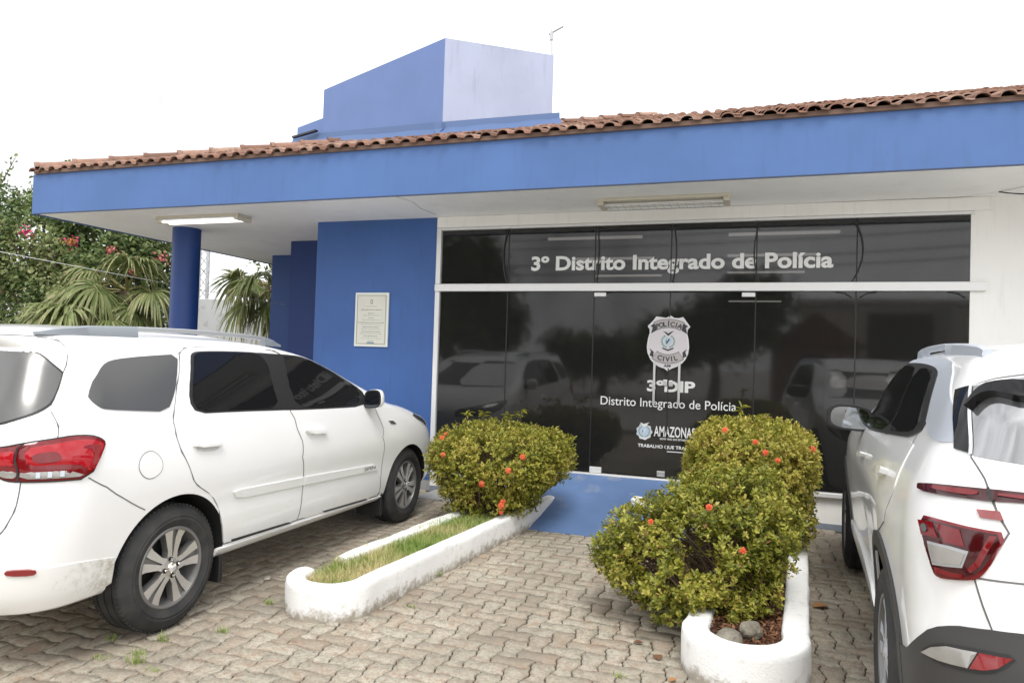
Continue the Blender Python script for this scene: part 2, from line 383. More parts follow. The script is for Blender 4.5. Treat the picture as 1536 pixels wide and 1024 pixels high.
lb=MB(); q=[P1-dn*.02+nb*.03,P1b+nb*.03,P1b+nb*1.5,P1-dn*.02+nb*1.5]
lb.add([(p.x,p.y,3.9) for p in q]+[(p.x,p.y,5.07) for p in q],[(0,1,5,4),(1,2,6,5),(2,3,7,6),(3,0,4,7),(4,5,6,7)]); part(lb,'lower_tower_block',M['towerblue'])
# blue flashing at the foot of the tower
fl_=MB()
def flash(a,b,ext=.0):
    d=(b-a).normalized(); nrm=Vector((d.y,-d.x,0)); nrm=nrm if nrm.y<0 else -nrm
    a=a-d*ext; b=b+d*ext; N=14; vs=[]
    for i in range(N+1):
        p=a+(b-a)*i/N
        for off,zo in ((.01,.20),(.02,.12+random.uniform(-.01,.01)),(.10,.065+random.uniform(-.012,.012)),(.16,.02)):
            qx=p+nrm*off; vs.append((qx.x,qx.y,3.588+(qx.y+1.175)*.36+zo))
    fl_.add(vs,[(i*4+k,i*4+k+1,(i+1)*4+k+1,(i+1)*4+k) for i in range(N) for k in range(3)])
flash(P1b,P0,.05); flash(P0,P2,.1)
part(fl_,'flashing',mat('blue_waterproof_membrane',(.075,.13,.27),.6),smooth=30)
sb=MB(); sb.box(-.30,.30,-.03,.03,-.012,.012,Matrix.Translation((P1b.x+.35,P1b.y-.25,3.6+(P1b.y+.9)*.36+.2))@Matrix.Rotation(R(-20),4,'Z')); part(sb,'loose_board',M['black'])
# antenna
A=MB(); ap=Vector((-2.50,1.46,ZH)); A.tube([ap-Vector((0,0,.1)),ap+Vector((-.02,.0,.36))],.014,8); A.tube([ap+Vector((-.06,0,.30)),ap+Vector((.13,.03,.40))],.013,6); A.box(-.02,.02,-.02,.02,.22,.32,Matrix.Translation(ap+Vector((-.02,0,0))))
A=A.build('antenna',M['galv']); tag(A,'small bent metal antenna on the corner of the pale tower block','antenna')
# frames of the glass front
fr=MB()
fr.bbox(XG0,XG1+.12,-.045,.05,ZT0,ZT1,.006); part(fr,'transom',M['alu'])
fr=MB(); fr.bbox(XG0,XG0+.055,-.03,.05,.30,ZT0-.002,.005); fr.bbox(XG0,XG0+.055,-.03,.05,ZT1+.002,ZG+.028,.005)
fr.bbox(XG0+.057,XG1+.02,-.028,.05,ZG,ZG+.028,.004)
part(fr,'window_frame',M['alu'])
part(MB().bbox(XG0,XG1,-.05,.11,.302,ZS,.005),'window_sill',M['alu'])
xs=[XG0+.06,-2.51,-1.542,-.751,.074,.968,XG1]
def pane(name,x0,x1,z0,z1,parent=B):
    return part(MB().box(x0+.004,x1-.004,0,.01,z0,z1),name,M['glass'])
panes=[]
for i in (0,1,4,5): panes.append(pane('window_pane',xs[i],xs[i+1],ZS+.006,ZT0-.004))
doors=[pane('glass_door',xs[2],xs[3],ZS+.018,ZT0-.012),pane('glass_door',xs[3],xs[4],ZS+.018,ZT0-.012)]
for i in range(6): pane('window_pane',xs[i],xs[i+1],ZT1+.004,ZG-.003)
# black silicone joints
for i in range(1,6): part(MB().box(xs[i]-.006,xs[i]+.006,-.004,.014,ZS+.018*(i==3),ZT0-.012*(i==3)),'pane_joint',M['rubberseal']); part(MB().box(xs[i]-.006,xs[i]+.006,-.004,.014,ZT1,ZG),'pane_joint',M['rubberseal'])
# curved black cables taped to the upper panes
def arc(x,bow):
    return [(x+bow*4*t*(1-t),-.012,ZT1+.01+(ZG-ZT1-.02)*t) for t in [k/12 for k in range(13)]]
for x,bw_ in ((-2.52,-.05),(-1.52,.02),(-.73,.03),(.10,-.05),(.93,.09)): part(MB().tube(arc(x,bw_),.008,6),'cable',M['rubberseal'])
for x,s in ((-1.50,1),(.93,-1),(1.0,1),(1.86,-1)): part(MB().tube([(x,-.01,ZT0-.06),(x+s*.06,-.012,ZT0-.02),(x+s*.14,-.012,ZT0-.008)],.006,5),'cable',M['rubberseal'])
# patch fittings, handles, lock
for d,x0,sg in ((doors[0],xs[2],1),(doors[1],xs[4],-1)):
    h=MB()
    a,b=(x0+.005,x0+.13) if sg>0 else (x0-.13,x0-.005)
    h.bbox(a,b,-.02,.03,ZT0-.055,ZT0-.013,.004); h.bbox(a,b,-.02,.03,ZS+.004,ZS+.065,.004); sub(h,'patch_hinge',M['alu'],d).matrix_parent_inverse=Matrix()
for d,x in ((doors[0],-.886),(doors[1],-.638)):
    h=MB(); h.tube([(x,-.055,1.10),(x,-.055,1.535)],.013,12); h.tube([(x,0,1.16),(x,-.055,1.16)],.008,8); h.tube([(x,0,1.47),(x,-.055,1.47)],.008,8)
    sub(h,'door_handle',M['steel'],d,40)
h=MB(); h.bbox(-.803,-.757,-.016,.02,1.285,1.35,.008); h.bbox(-.745,-.702,-.016,.02,1.28,1.345,.008); h.bbox(-.84,-.757,-.02,.02,ZS+.02,ZS+.075,.004); sub(h,'door_lock',M['steel'],doors[0])
for d in doors:
    for ch in d.children: ch.matrix_parent_inverse=d.matrix_parent_inverse.inverted() if False else Matrix.Translation(-Vector(B.location)).inverted()@Matrix.Translation(-Vector(B.location))
# blue ramp up to the doors
rp=MB(); n=10
x0,x1=-1.93,-.05
vs=[]
for i in range(n+1):
    t=i/n; y=-1.268+t*1.215; z=.006+.325*t
    vs+=[(x0,y,-.05),(x0,y,z),(x1,y,z),(x1,y,-.05)]
rp.add(vs,[(i*4+k,i*4+k+1,(i+1)*4+k+1,(i+1)*4+k) for i in range(n) for k in range(3)]+[(0,1,2,3)])
part(rp,'ramp',M['rampblue'])
part(MB().box(-3.30,x0-.25,-.5,-.02,-.05,.012),'wall_step',M['grey'])

# ------------------------------------------------------------------ lettering
def text_mesh(s, bold=0.0, size=1, res=4, space=1):
    cu=bpy.data.curves.new('txt','FONT'); cu.body=s; cu.size=size; cu.offset=bold; cu.resolution_u=res; cu.space_character=space; cu.fill_mode='FRONT'
    o=bpy.data.objects.new('txt',cu); COL.objects.link(o); dg=bpy.context.evaluated_depsgraph_get(); dg.update()
    me=bpy.data.meshes.new_from_object(o.evaluated_get(dg)); bpy.data.objects.remove(o); bpy.data.curves.remove(cu)
    V=np.array([v.co[:] for v in me.vertices]).reshape(-1,3); F=[tuple(p.vertices) for p in me.polygons]; bpy.data.meshes.remove(me); return V,F
def fit_text(mb, s, x0,x1,zb,zcap,y,bold=0,cap=None,space=1):
    V,F=text_mesh(s,bold,space=space); 
    Vc,_=text_mesh(cap or 'D',bold); ch=Vc[:,1].max()-Vc[:,1].min(); b0=Vc[:,1].min()
    xx=(V[:,0]-V[:,0].min())/(V[:,0].max()-V[:,0].min())*(x1-x0)+x0; zz=(V[:,1]-b0)/ch*(zcap-zb)+zb
    mb.add(np.column_stack([xx,np.full(len(xx),y),zz]),F)
def arc_text(mb,s,cx,cz,rad,a0,a1,h,y,bold=0,down=False):
    n=len(s)
    for i,chx in enumerate(s):
        V,F=text_mesh(chx,bold); a=a0+(a1-a0)*i/(n-1); V=V*h/.73; V[:,0]-=(V[:,0].max()+V[:,0].min())/2
        if down: px,pz,rot=cx+rad*math.sin(a),cz-rad*math.cos(a),a
        else: px,pz,rot=cx+rad*math.sin(a),cz+rad*math.cos(a),-a
        c_,s_=math.cos(rot),math.sin(rot)
        mb.add(np.column_stack([px+V[:,0]*c_-V[:,1]*s_,np.full(len(V),y),pz+V[:,0]*s_+V[:,1]*c_]),F)
def flat(mb,poly,y):
    """filled polygon (possibly concave) on the plane y"""
    r=delaunay_2d_cdt([Vector(p) for p in poly],[(i,(i+1)%len(poly)) for i in range(len(poly))],[],1,1e-6)
    mb.add([(v.x,y,v.y) for v in r[0]],[tuple(f) for f in r[2]])
t=MB(); fit_text(t,'3º Distrito Integrado de Polícia',-2.246,.765,2.478,2.632,-.004,.032); part(t,'sign_lettering',M['vinyl'])
t=MB(); fit_text(t,'3ºDIP',-.962,-.482,1.226,1.340,-.004,.038); part(t,'district_lettering',M['vinyl'])
t=MB(); fit_text(t,'Distrito Integrado de Polícia',-1.440,-.083,1.066,1.153,-.004,.004); part(t,'district_lettering',M['vinyl'])
for txt,a,b,c,d,e,f in (('AMAZONAS',-.880,-.472,.770,.875,.016,'A'),('GOVERNO DO ESTADO',-.818,-.543,.738,.757,.02,'D'),('TRABALHO QUE TRANSFORMA',-1.040,-.34,.650,.684,.025,'D')):
    t=MB(); fit_text(t,txt,a,b,c,d,-.004,e,f); part(t,'government_lettering',M['vinyl'])
part(MB().box(-.745,-.34,-.005,-.003,.618,.626),'lettering_underline',M['vinyl'])
# shield sticker
def S(cx,cz): return (-.975+(cx-332)/547,2.006-(cz-120)/553)
sh=[(460,120),(436,134),(408,130),(380,127),(364,150),(334,183),(345,200),(346,222),(337,255),(332,300),(337,335),(352,368),(372,392),(400,410),(432,420),(450,434),(470,420),(500,408),(528,388),(546,366),(559,335),(564,298),(560,255),(552,222),(554,200),(568,183),(545,152),(528,128),(506,135),(480,134)]
def scaled(p,k):
    c=np.mean(p,0); return [tuple(c+(np.array(q)-c)*k) for q in p]
SH=empty('badge_sticker',(0,0,0)); SH.parent=B; SH.matrix_parent_inverse=Matrix.Translation(-Vector(B.location))
def vin(name,polys,y,m):
    mb=MB()
    for p in polys: flat(mb,[S(*q) for q in p],y)
    return sub(mb,name,m,SH)
pink=mat('badge_silver_pink',(.62,.58,.60),.4); dark=mat('badge_dark_ink',(.035,.035,.04),.5); rib=mat('badge_ribbon_grey',(.42,.39,.38),.5); wht=mat('badge_white_rim',(.70,.70,.70),.45)
vin('shield_rim',[sh],-.003,wht); vin('shield_field',[scaled(sh,.94)],-.0045,pink)
def band(cx,cy,r0,r1,a0,a1,down=False,n=14):
    A=[a0+(a1-a0)*i/n for i in range(n+1)]; f=(lambda r,a:(cx+r*math.sin(a),cy+r*math.cos(a))) if down else (lambda r,a:(cx+r*math.sin(a),cy-r*math.cos(a)))
    return [f(r1,a) for a in A]+[f(r0,a) for a in A[::-1]]
vin('ribbon_outline',[band(451,330,140,190,-.47,.47),band(449,235,105,158,-.60,.60,True),[(372,165),(350,180),(362,190),(354,224),(386,204)],[(532,165),(556,180),(544,190),(552,224),(520,204)],[(372,328),(346,306),(356,326),(348,348),(368,358)],[(528,328),(552,306),(544,326),(552,348),(532,358)]],-.006,dark)
vin('ribbon',[band(451,330,143,187,-.455,.455),band(449,235,108,155,-.585,.585,True)],-.0075,rib)
t=MB(); c0=S(451,330); arc_text(t,'POLÍCIA',c0[0],c0[1],.2685,-.395,.395,.050,-.009,.03)
c1=S(449,235); arc_text(t,'CIVIL',c1[0],c1[1],.262,-.34,.34,.052,-.009,.03,True)
fit_text(t,'AM',*[S(428,0)[0],S(466,0)[0]],S(0,411)[1],S(0,397)[1],-.009,.02); sub(t,'badge_lettering',dark,SH)
# coat of arms in the middle: spread eagle over a shield in a wreath
def arms(cx,cy,k,mb_d,mb_g,mb_b,y,map_):
    f=lambda pts:[map_(cx+k*a,cy+k*b) for a,b in pts]
    flat(mb_d,f([(-32,-62),(-10,-56),(0,-48),(14,-58),(34,-66),(18,-50),(4,-36),(-4,-36),(-14,-48)]),y)
    for sg in (-1,1):
        for q in range(7):
            a=.35+q*.36; x,yy=sg*36*math.sin(a),-36*math.cos(a)*-1-2
            flat(mb_g,f([(x-7,yy),(x,yy-6),(x+7,yy),(x,yy+6)]),y)
    flat(mb_b,f([(-19,-24),(19,-24),(21,4),(0,28),(-21,4)]),y)
    flat(mb_d,f([(-34,34),(0,46),(34,34),(30,44),(0,56),(-30,44)]),y)
    flat(mb_g,f([(-12,-14),(-2,2),(-14,8)]),y-.0015); flat(mb_d,f([(4,-18),(12,-14),(-8,16),(-12,12)]),y-.0015)
d_,g_,b_=MB(),MB(),MB(); arms(449,268,.95,d_,g_,b_,-.006,S)
sub(d_,'arms_emblem',dark,SH); sub(g_,'arms_emblem',mat('arms_green',(.10,.30,.24),.5),SH); sub(b_,'arms_emblem',mat('arms_pale_blue',(.45,.55,.66),.5),SH)
d_,g_,b_=MB(),MB(),MB()
def S2(x,z): return (-.978+x/640,.822-z/640)
arms(0,8,.95,d_,g_,b_,-.004,S2)
ring=MB(); flat(ring,[S2(50*math.cos(a)*(1+.07*math.cos(9*a)),8+52*math.sin(a)*(1+.07*math.cos(9*a))) for a in np.linspace(0,2*PI,54)[:-1]],-.003)
G=empty('government_emblem'); G.parent=B; G.matrix_parent_inverse=Matrix.Translation(-Vector(B.location))
sub(ring,'emblem_field',mat('emblem_grey',(.50,.53,.55),.5),G); sub(d_,'arms_emblem',M['vinyl'],G); sub(g_,'arms_emblem',mat('arms_teal',(.12,.27,.28),.5),G); sub(b_,'arms_emblem',mat('arms_blue',(.40,.52,.70),.5),G)

# interior seen dimly through the glass
inn=mat('dim_red_brown_wall',(.16,.085,.065),.8); 
part(MB().box(XG0,XG1,12,12.1,.3,3.05),'interior_wall',inn); part(MB().box(XG0-.1,XG0,.15,12,.3,3.05),'interior_wall',inn); part(MB().box(XG1,XG1+.003,.15,12,.3,3.05),'interior_wall',inn)
part(MB().box(XG0,XG1,.13,12,.28,.335),'interior_floor',mat('grey_interior_floor',(.2,.19,.18),.5)); part(MB().box(XG0,XG1,.13,12,3.02,3.05),'interior_ceiling',mat('dim_ceiling',(.25,.2,.17),.9))
part(MB().box(XG0-.1,XR,.15,12,3.05,3.09),'ceiling_void',M['black'])
for i,(x,y) in enumerate(((-1.75,.9),(-1.85,2.6),(-1.95,4.6),(.35,.9),(.3,2.5),(.25,4.3),(.2,6.6),(.15,9.6))):
    o=empty('ceiling_light',(x,y,3.0)); side='left row of tubes seen through the glass' if i<3 else 'right row of tubes seen through the glass'
    od=['nearest','middle','farthest','nearest','second','third','fourth','farthest'][i]
    tag(o,f'{od} indoor tube lamp in the {side}','ceiling light','tube lamps inside the dark room')
    MB().box(-.60,.60,-.04,.04,.0,.02).build('lamp_housing',M['black'],o); MB().tube([(-.57,0,-.02),(.57,0,-.02)],.018,8).build('lamp_tube',M['tube'],o)

# plaque on the blue wall
pq=empty('plaque',(-4.19,-.001,1.92)); tag(pq,'pale engraved plaque with a thin border on the blue wall','plaque')
MB().bbox(-.222,.222,-.022,0,-.318,.318,.004).build('plaque_slab',M['plaquebd'],pq); MB().box(-.196,.196,-.026,-.021,-.292,.292).build('plaque_face',M['plaque'],pq)
bd=MB()
for x0_,x1_,z0_,z1_ in ((-.19,.19,.281,.285),(-.19,.19,-.285,-.281),(-.19,-.186,-.281,.281),(.186,.19,-.281,.281)): bd.box(x0_,x1_,-.0285,-.0262,z0_,z1_)
bd.build('plaque_border',mat('olive_border',(.22,.20,.11),.6),pq)
rows=[(.155,.07,.004),(.115,.135,.008),(.072,.04,.007),(.049,.11,.004),(.02,.038,.006),(-.004,.12,.004),(-.036,.175,.007),(-.058,.13,.004),(-.088,.11,.007),(-.112,.12,.004),(-.142,.125,.007),(-.166,.145,.004),(-.195,.095,.007),(-.222,.13,.004),(-.25,.04,.005)]
tx=MB()
for z_,w_,h_ in rows:
    x=-w_
    while x<w_:
        l=random.uniform(.008,.03); tx.box(x,min(x+l,w_),-.0275,-.0262,z_-h_/2,z_+h_/2); x+=l+.006
for k in range(7): a=2*PI*k/7; tx.box(.014*math.cos(a)-.005,.014*math.cos(a)+.005,-.0275,-.0262,.21+.022*math.sin(a)-.006,.21+.022*math.sin(a)+.006)
tx.build('plaque_engraving',M['ink'],pq); MB().box(-.04,.04,-.0275,-.0262,-.268,-.262).build('plaque_mark',M['ink_green'],pq); MB().box(-.052,.052,-.0275,-.0262,-.279,-.272).build('plaque_mark',M['ink_blue'],pq)

# lamps under the eave
def soffit_lamp(x0,x1,y0,y1,lit,label):
    o=empty('eave_lamp',((x0+x1)/2,(y0+y1)/2,ZF)); w=(x1-x0)/2; d=(y1-y0)/2; tag(o,label,'lamp','fluorescent lamps under the eave')
    h=MB(); h.bbox(-w,w,-d,d,-.03,-.001,.004); h.bbox(-w,-w+.06,-d-.002,d+.002,-.07,-.031,.004); h.bbox(w-.06,w,-d-.002,d+.002,-.07,-.031,.004); h.build('lamp_housing',M['cream'],o)
    q=MB(); q.tube([(-w+.062,-d*.45,-.055),(w-.062,-d*.45,-.055)],.014,10); q.tube([(-w+.062,d*.45,-.055),(w-.062,d*.45,-.055)],.014,10); q.build('lamp_tube',M['tube'] if lit else M['tube_off'],o,40)
    if not lit:
        g_=MB()
        for k in range(15):
            x=-w+.1+k*(2*w-.2)/14; g_.box(x-.0012,x+.0012,-d,d,-.073,-.0705)
        for y in (-d,0,d-.004): g_.box(-w+.06,w-.06,y,y+.004,-.074,-.07)
        g_.build('lamp_grille',M['galv'],o)
    else: MB().box(-w+.06,w-.06,-d+.01,d-.01,-.034,-.0305).build('lamp_reflector',M['grey'],o)
soffit_lamp(-6.85,-5.62,-.66,-.42,True,'lit fluorescent lamp under the eave above the round blue column')
soffit_lamp(-1.41,-.175,-.60,-.34,False,'unlit fluorescent lamp with wire grille under the eave above the glass front')
# ================================================================== cars
def pchip(x, y):
    x=np.asarray(x,float); y=np.asarray(y,float); h=np.diff(x); d=np.diff(y)/h; m=np.zeros_like(y)
    for i in range(1,len(x)-1):
        if d[i-1]*d[i]>0:
            w1=2*h[i]+h[i-1]; w2=h[i]+2*h[i-1]; m[i]=(w1+w2)/(w1/d[i-1]+w2/d[i])
    m[0]=d[0]; m[-1]=d[-1]
    def f(q):
        q=np.clip(np.asarray(q,float),x[0],x[-1]); i=np.clip(np.searchsorted(x,q)-1,0,len(x)-2)
        t=(q-x[i])/h[i]; t2=t*t; t3=t2*t
        return (2*t3-3*t2+1)*y[i]+(t3-2*t2+t)*h[i]*m[i]+(-2*t3+3*t2)*y[i+1]+(t3-t2)*h[i]*m[i+1]
    return f
class Body:
    """car skin: plan outlines stacked in z.  columns: z, rear u, front u, half width, rear corner (v,u), front corner (v,u), rear bow, front bow"""
    def __init__(s, tab, arch, side, pw=.85, tilt=0):
        s.tilt=tilt
        tab=np.array(tab,float); s.z0,s.z1=tab[0,0],tab[-1,0]; s.c=[pchip(tab[:,0],tab[:,k]) for k in range(1,10)]; s.arch=arch; s.side=side; s.pw=pw
        s.tab=tab
    def lim(s,z):
        ur,uf,w,cv,cu,fv,fu,br,bf=[c(z) for c in s.c]
        cv=np.minimum(cv,.92*w); fv=np.minimum(fv,.92*w)
        ub=ur+br*((w-cv)/np.maximum(w,1e-6))**2; ue0=uf-bf*((w-fv)/np.maximum(w,1e-6))**2
        L=ue0-ub; k=np.minimum(1,.9*L/np.maximum(cu+fu,1e-6)); cu=cu*k; fu=fu*k
        return ur,uf,w,cv,cu,fv,fu,br,bf,ub,ue0,ub+cu,ue0-fu
    def P(s,t,z):
        # negative t and t>5 run on over the centre line onto the other flank
        t=np.asarray(t,float); z=np.asarray(z,float); t,z=np.broadcast_arrays(t,z)
        sg=np.where(t<0,-1.,np.where(t>5,-1.,1.)); t=np.abs(t); t=np.where(t>5,10-t,t)
        q=s.P0(t,z); q[...,0]*=sg; return q
    def P0(s,t,z):
        ur,uf,w,cv,cu,fv,fu,br,bf,ub,ue0,ua,ue=s.lim(z); p=s.pw
        v1=t*(w-cv); u1=ur+br*(v1/np.maximum(w,1e-6))**2
        th=np.clip(t-1,0,1)*PI/2; v2=(w-cv)+cv*np.sin(th)**p; u2=ub+cu*(1-np.abs(np.cos(th))**p)
        q=np.clip(t-2,0,1); u3=ua+q*(ue-ua); v3=w+s.side(u3,z)*(1-(2*q-1)**8)
        th=np.clip(t-3,0,1)*PI/2; v4=(w-fv)+fv*np.abs(np.cos(th))**p; u4=ue+fu*np.sin(th)**p
        v5=np.clip(5-t,0,1)*(w-fv); u5=uf-bf*(v5/np.maximum(w,1e-6))**2
        u=np.select([t<=1,t<=2,t<=3,t<=4],[u1,u2,u3,u4],u5); v=np.select([t<=1,t<=2,t<=3,t<=4],[v1,v2,v3,v4],v5)
        k=np.clip((z-1.05)/.45,0,1); k=k*k*(3-2*k)
        return np.stack([v,u,z+s.arch(u)*k+s.tilt*u],-1)
    def N(s,t,z):
        e=2e-3; zz=np.clip(z,s.z0+e,s.z1-e)
        a=s.P(t+e*3,zz)-s.P(t-e*3,zz); b=s.P(t,zz+e)-s.P(t,zz-e)
        n=np.cross(a,b); return n/(np.linalg.norm(n,axis=-1,keepdims=True)+1e-12)
    def uz(s,u,z):
        """side coordinates (u,z) -> (t,z)"""
        L=s.lim(np.asarray(z,float)); return 2+(u-L[11])/(L[12]-L[11]), z
    def mesh(s, name, nz=None):
        T=np.concatenate([np.linspace(0,1,9)[:-1],np.linspace(1,2,19)[:-1],np.linspace(2,3,71)[:-1],np.linspace(3,4,17)[:-1],np.linspace(4,5,9)])
        zs=[]
        tz=s.tab[:,0]
        for a,b in zip(tz,tz[1:]): zs+=list(np.linspace(a,b,max(2,int(round((b-a)/.03))+2))[:-1])
        zs=np.array(zs+[tz[-1]])
        TT,ZZ=np.meshgrid(T,zs); P=s.P(TT,ZZ); m,n=P.shape[:2]
        Lp=P[:,1:-1][:,::-1].copy(); Lp[...,0]*=-1
        A=np.concatenate([P,Lp],1); N=A.shape[1]; V=A.reshape(-1,3)
        i,j=np.meshgrid(np.arange(m-1),np.arange(N),indexing='ij'); j2=(j+1)%N
        F=np.stack([i*N+j,i*N+j2,(i+1)*N+j2,(i+1)*N+j],-1).reshape(-1,4)
        me=bpy.data.meshes.new(name); me.from_pydata(V.tolist(),[],F.tolist()+[list(range(N))[::-1],[ (m-1)*N+k for k in range(N)]]); me.update()
        s.grid=(T,zs,m,n,N); return me
_TT,_TQ=[-5,-4,-3,-2,-1,0,1,2,3,4,5,6,7,8,9,10],[-5.1,-4.6,-4.0,-1.05,-.5,0,.5,1.05,4.0,4.6,5.1,5.6,6.2,9.15,9.7,10.2]
def tau(t):
    """t -> rough metres along the outline"""
    return np.interp(t,_TT,_TQ)
def tau_inv(q): return np.interp(q,_TQ,_TT)
def chaikin(P,it,closed=True):
    P=[np.array(p,float) for p in P]
    for _ in range(it):
        Q=[]; n=len(P)
        for i in range(n if closed else n-1):
            a,b=P[i],P[(i+1)%n]; Q+= [a*.75+b*.25,a*.25+b*.75]
        P=([P[0]] if not closed else [])+Q+([P[-1]] if not closed else [])
    return P
def dens(P,res,closed=True):
    out=[]; n=len(P)
    for i in range(n if closed else n-1):
        a,b=np.array(P[i]),np.array(P[(i+1)%n]); k=max(1,int(np.linalg.norm(b-a)/res))
        out+=[a+(b-a)*q/k for q in range(k)]
    if not closed: out.append(np.array(P[-1]))
    return out
def inside(px,py,P):
    c=np.zeros(px.shape,bool); n=len(P)
    for i in range(n):
        (x1,y1),(x2,y2)=P[i],P[(i+1)%n]
        if y1==y2: continue
        k=((y1>py)!=(y2>py))&(px<(x2-x1)*(py-y1)/(y2-y1)+x1); c^=k
    return c
class Car:
    def __init__(s, body, root): s.b=body; s.root=root
    def patch(s, name, poly, m, off=.003, base=-.006, res=.035, sm=1, sides=(1,), parent=None, dome=0, uz=False):
        """panel laid on the skin: poly of (t,z) (or (u,z) on the side when uz)"""
        if uz: poly=[s.b.uz(u,z) for u,z in poly]
        P=[(float(tau(t)),z) for t,z in poly]; P=chaikin(P,sm) if sm else P; P=dens(P,res)
        xs,ys=[p[0] for p in P],[p[1] for p in P]
        gx,gy=np.meshgrid(np.arange(min(xs)+res*.5,max(xs),res),np.arange(min(ys)+res*.5,max(ys),res)); gx,gy=gx.ravel(),gy.ravel()
        k=inside(gx,gy,P); gx,gy=gx[k],gy[k]
        B=np.array(P); 
        if len(gx):
            d=np.min(np.hypot(gx[:,None]-B[None,:,0],gy[:,None]-B[None,:,1]),1); k=d>res*.45; gx,gy=gx[k],gy[k]
        nb=len(P); pts=[Vector((float(p[0]),float(p[1]))) for p in P]+[Vector((float(a),float(b_))) for a,b_ in zip(gx,gy)]
        r=delaunay_2d_cdt(pts,[(i,(i+1)%nb) for i in range(nb)],[],1,1e-7)
        q=np.array([v[:] for v in r[0]]); T=tau_inv(q[:,0]); Z=q[:,1]
        Pt=s.b.P(T,Z); N=s.b.N(T,Z)
        if dome:
            d=np.min(np.hypot(q[:,0,None]-B[None,:,0],q[:,1,None]-B[None,:,1]),1); offs=off+dome*np.clip(d/.05,0,1)**.5
        else: offs=np.full(len(q),off)
        F=[tuple(f) for f in r[2]]; ec={}
        for f in F:
            for a,b_ in zip(f,f[1:]+f[:1]): ec[(a,b_)]=1
        be=[(a,b_) for a,b_ in ec if (b_,a) not in ec]; bv={}
        out=[]
        V=Pt+N*offs[:,None]; V=V.tolist(); Lo=Pt+N*base
        for a,b_ in be:
            for x in (a,b_):
                if x not in bv: bv[x]=len(V); V.append(Lo[x].tolist())
        SK=[(b_,a,bv[a],bv[b_]) for a,b_ in be]
        V=np.array(V)
        for sg in sides:
            W_=V.copy(); FF=F+SK
            if sg<0: W_[:,0]*=-1; FF=[f[::-1] for f in FF]
            me=bpy.data.meshes.new(name); me.from_pydata(W_.tolist(),[],FF); me.update()
            o=link(name,me,m,parent or s.root,40); out.append(o)
        return out
    def pts(s, line, res=.03, closed=False, sm=0, uz=False, off=0):
        if uz: line=[s.b.uz(u,z) for u,z in line]
        P=[(float(tau(t)),z) for t,z in line]; P=chaikin(P,sm,closed) if sm else P; P=np.array(dens(P,res,closed)); T=tau_inv(P[:,0])
        return s.b.P(T,P[:,1])+s.b.N(T,P[:,1])*off, s.b.N(T,P[:,1])
    def ribbon(s, mb, line, width=.006, off=.0012, closed=False, sides=(1,), sm=0, uz=False, res=.03):
        Pt,N=s.pts(line,res,closed,sm,uz,off); n=len(Pt)
        tg=(np.roll(Pt,-1,0)-np.roll(Pt,1,0)) if closed else np.gradient(Pt,axis=0)
        sd_=np.cross(N,tg); sd_/=np.linalg.norm(sd_,axis=1)[:,None]+1e-9
        A=Pt-sd_*width/2; B_=Pt+sd_*width/2
        for sg in sides:
            V=np.concatenate([A,B_]); V=V.copy(); V[:,0]*=sg
            mb.add(V.tolist(),[(i,(i+1)%n,(i+1)%n+n,i+n) for i in range(n if closed else n-1)])
    def tube(s, mb, line, r, off=0, **k):
        sides=k.pop('sides',(1,)); Pt,N=s.pts(line,off=off,**k)
        for sg in sides:
            V=Pt.copy(); V[:,0]*=sg; mb.tube(V.tolist(),r,8)
# car materials
def paint_mat():
    m=mat('white_car_paint',(.89,.89,.89),.30,0,.5,.8); v=coords(m); n=noise_(m,v,2.2,3)
    lk(m,ramp(m,n,[(.3,(.88,.88,.88)),(.7,(.895,.895,.895))]),bs(m).inputs['Base Color']); return m
M['paint']=paint_mat()
def dirty_paint():
    m=mat('road_grimed_white_paint',(.8,.8,.78),.5,0,.5,.2); v=coords(m,geo=False)
    n=noise_(m,v,38,8,.8); n2=noise_(m,v,5,3)
    g0=nd(m,'ShaderNodeMath'); g0.operation='MULTIPLY'; lk(m,n,g0.inputs[0]); lk(m,n2,g0.inputs[1])
    sx=nd(m,'ShaderNodeSeparateXYZ'); lk(m,nd(m,'ShaderNodeTexCoord').outputs['Object'],sx.inputs[0]); mr=nd(m,'ShaderNodeMapRange'); mr.inputs['From Min'].default_value=-.78; mr.inputs['From Max'].default_value=-.42; mr.inputs['To Min'].default_value=.45; mr.inputs['To Max'].default_value=1.2; lk(m,sx.outputs['Y'],mr.inputs['Value'])
    g=nd(m,'ShaderNodeMath'); g.operation='MULTIPLY'; lk(m,g0.outputs[0],g.inputs[0]); lk(m,mr.outputs[0],g.inputs[1])
    lk(m,mixc(m,ramp(m,g.outputs[0],[(.22,(0,)*3),(.36,(.75,)*3)]),(.86,.86,.84),(.42,.38,.31)),bs(m).inputs['Base Color']); return m
M['grime']=dirty_paint()
M['carglass']=mat('black_car_glass',(.010,.010,.011),.03,0,.32); M['greyglass']=mat('grey_tinted_car_glass',(.13,.13,.128),.2,.4,.6); M['mirrordark']=mat('dark_reflection_mirror_glass',(.10,.11,.13),.03,1)  # mirrordark: a dark reflection is put into the mirror's colour
M['trim']=mat('black_car_trim',(.02,.02,.021),.38); M['clad']=mat('charcoal_cladding',(.045,.043,.042),.55); M['gap']=mat('panel_gap',(.16,.16,.16),.9)
def tyre_mat():
    m=mat('tyre_rubber',(.028,.028,.03),.75); v=coords(m,geo=False); n=noise_(m,v,9,5)
    lk(m,ramp(m,n,[(.35,(.022,.023,.025)),(.7,(.05,.048,.046))]),bs(m).inputs['Base Color']); return m
M['tyre']=tyre_mat()
M['alloy']=mat('machined_alloy',(.60,.58,.56),.32,.75); M['alloydark']=mat('grey_alloy_recess',(.22,.215,.21),.45,.5); M['disc']=mat('dark_brake_drum',(.02,.02,.02),.7)
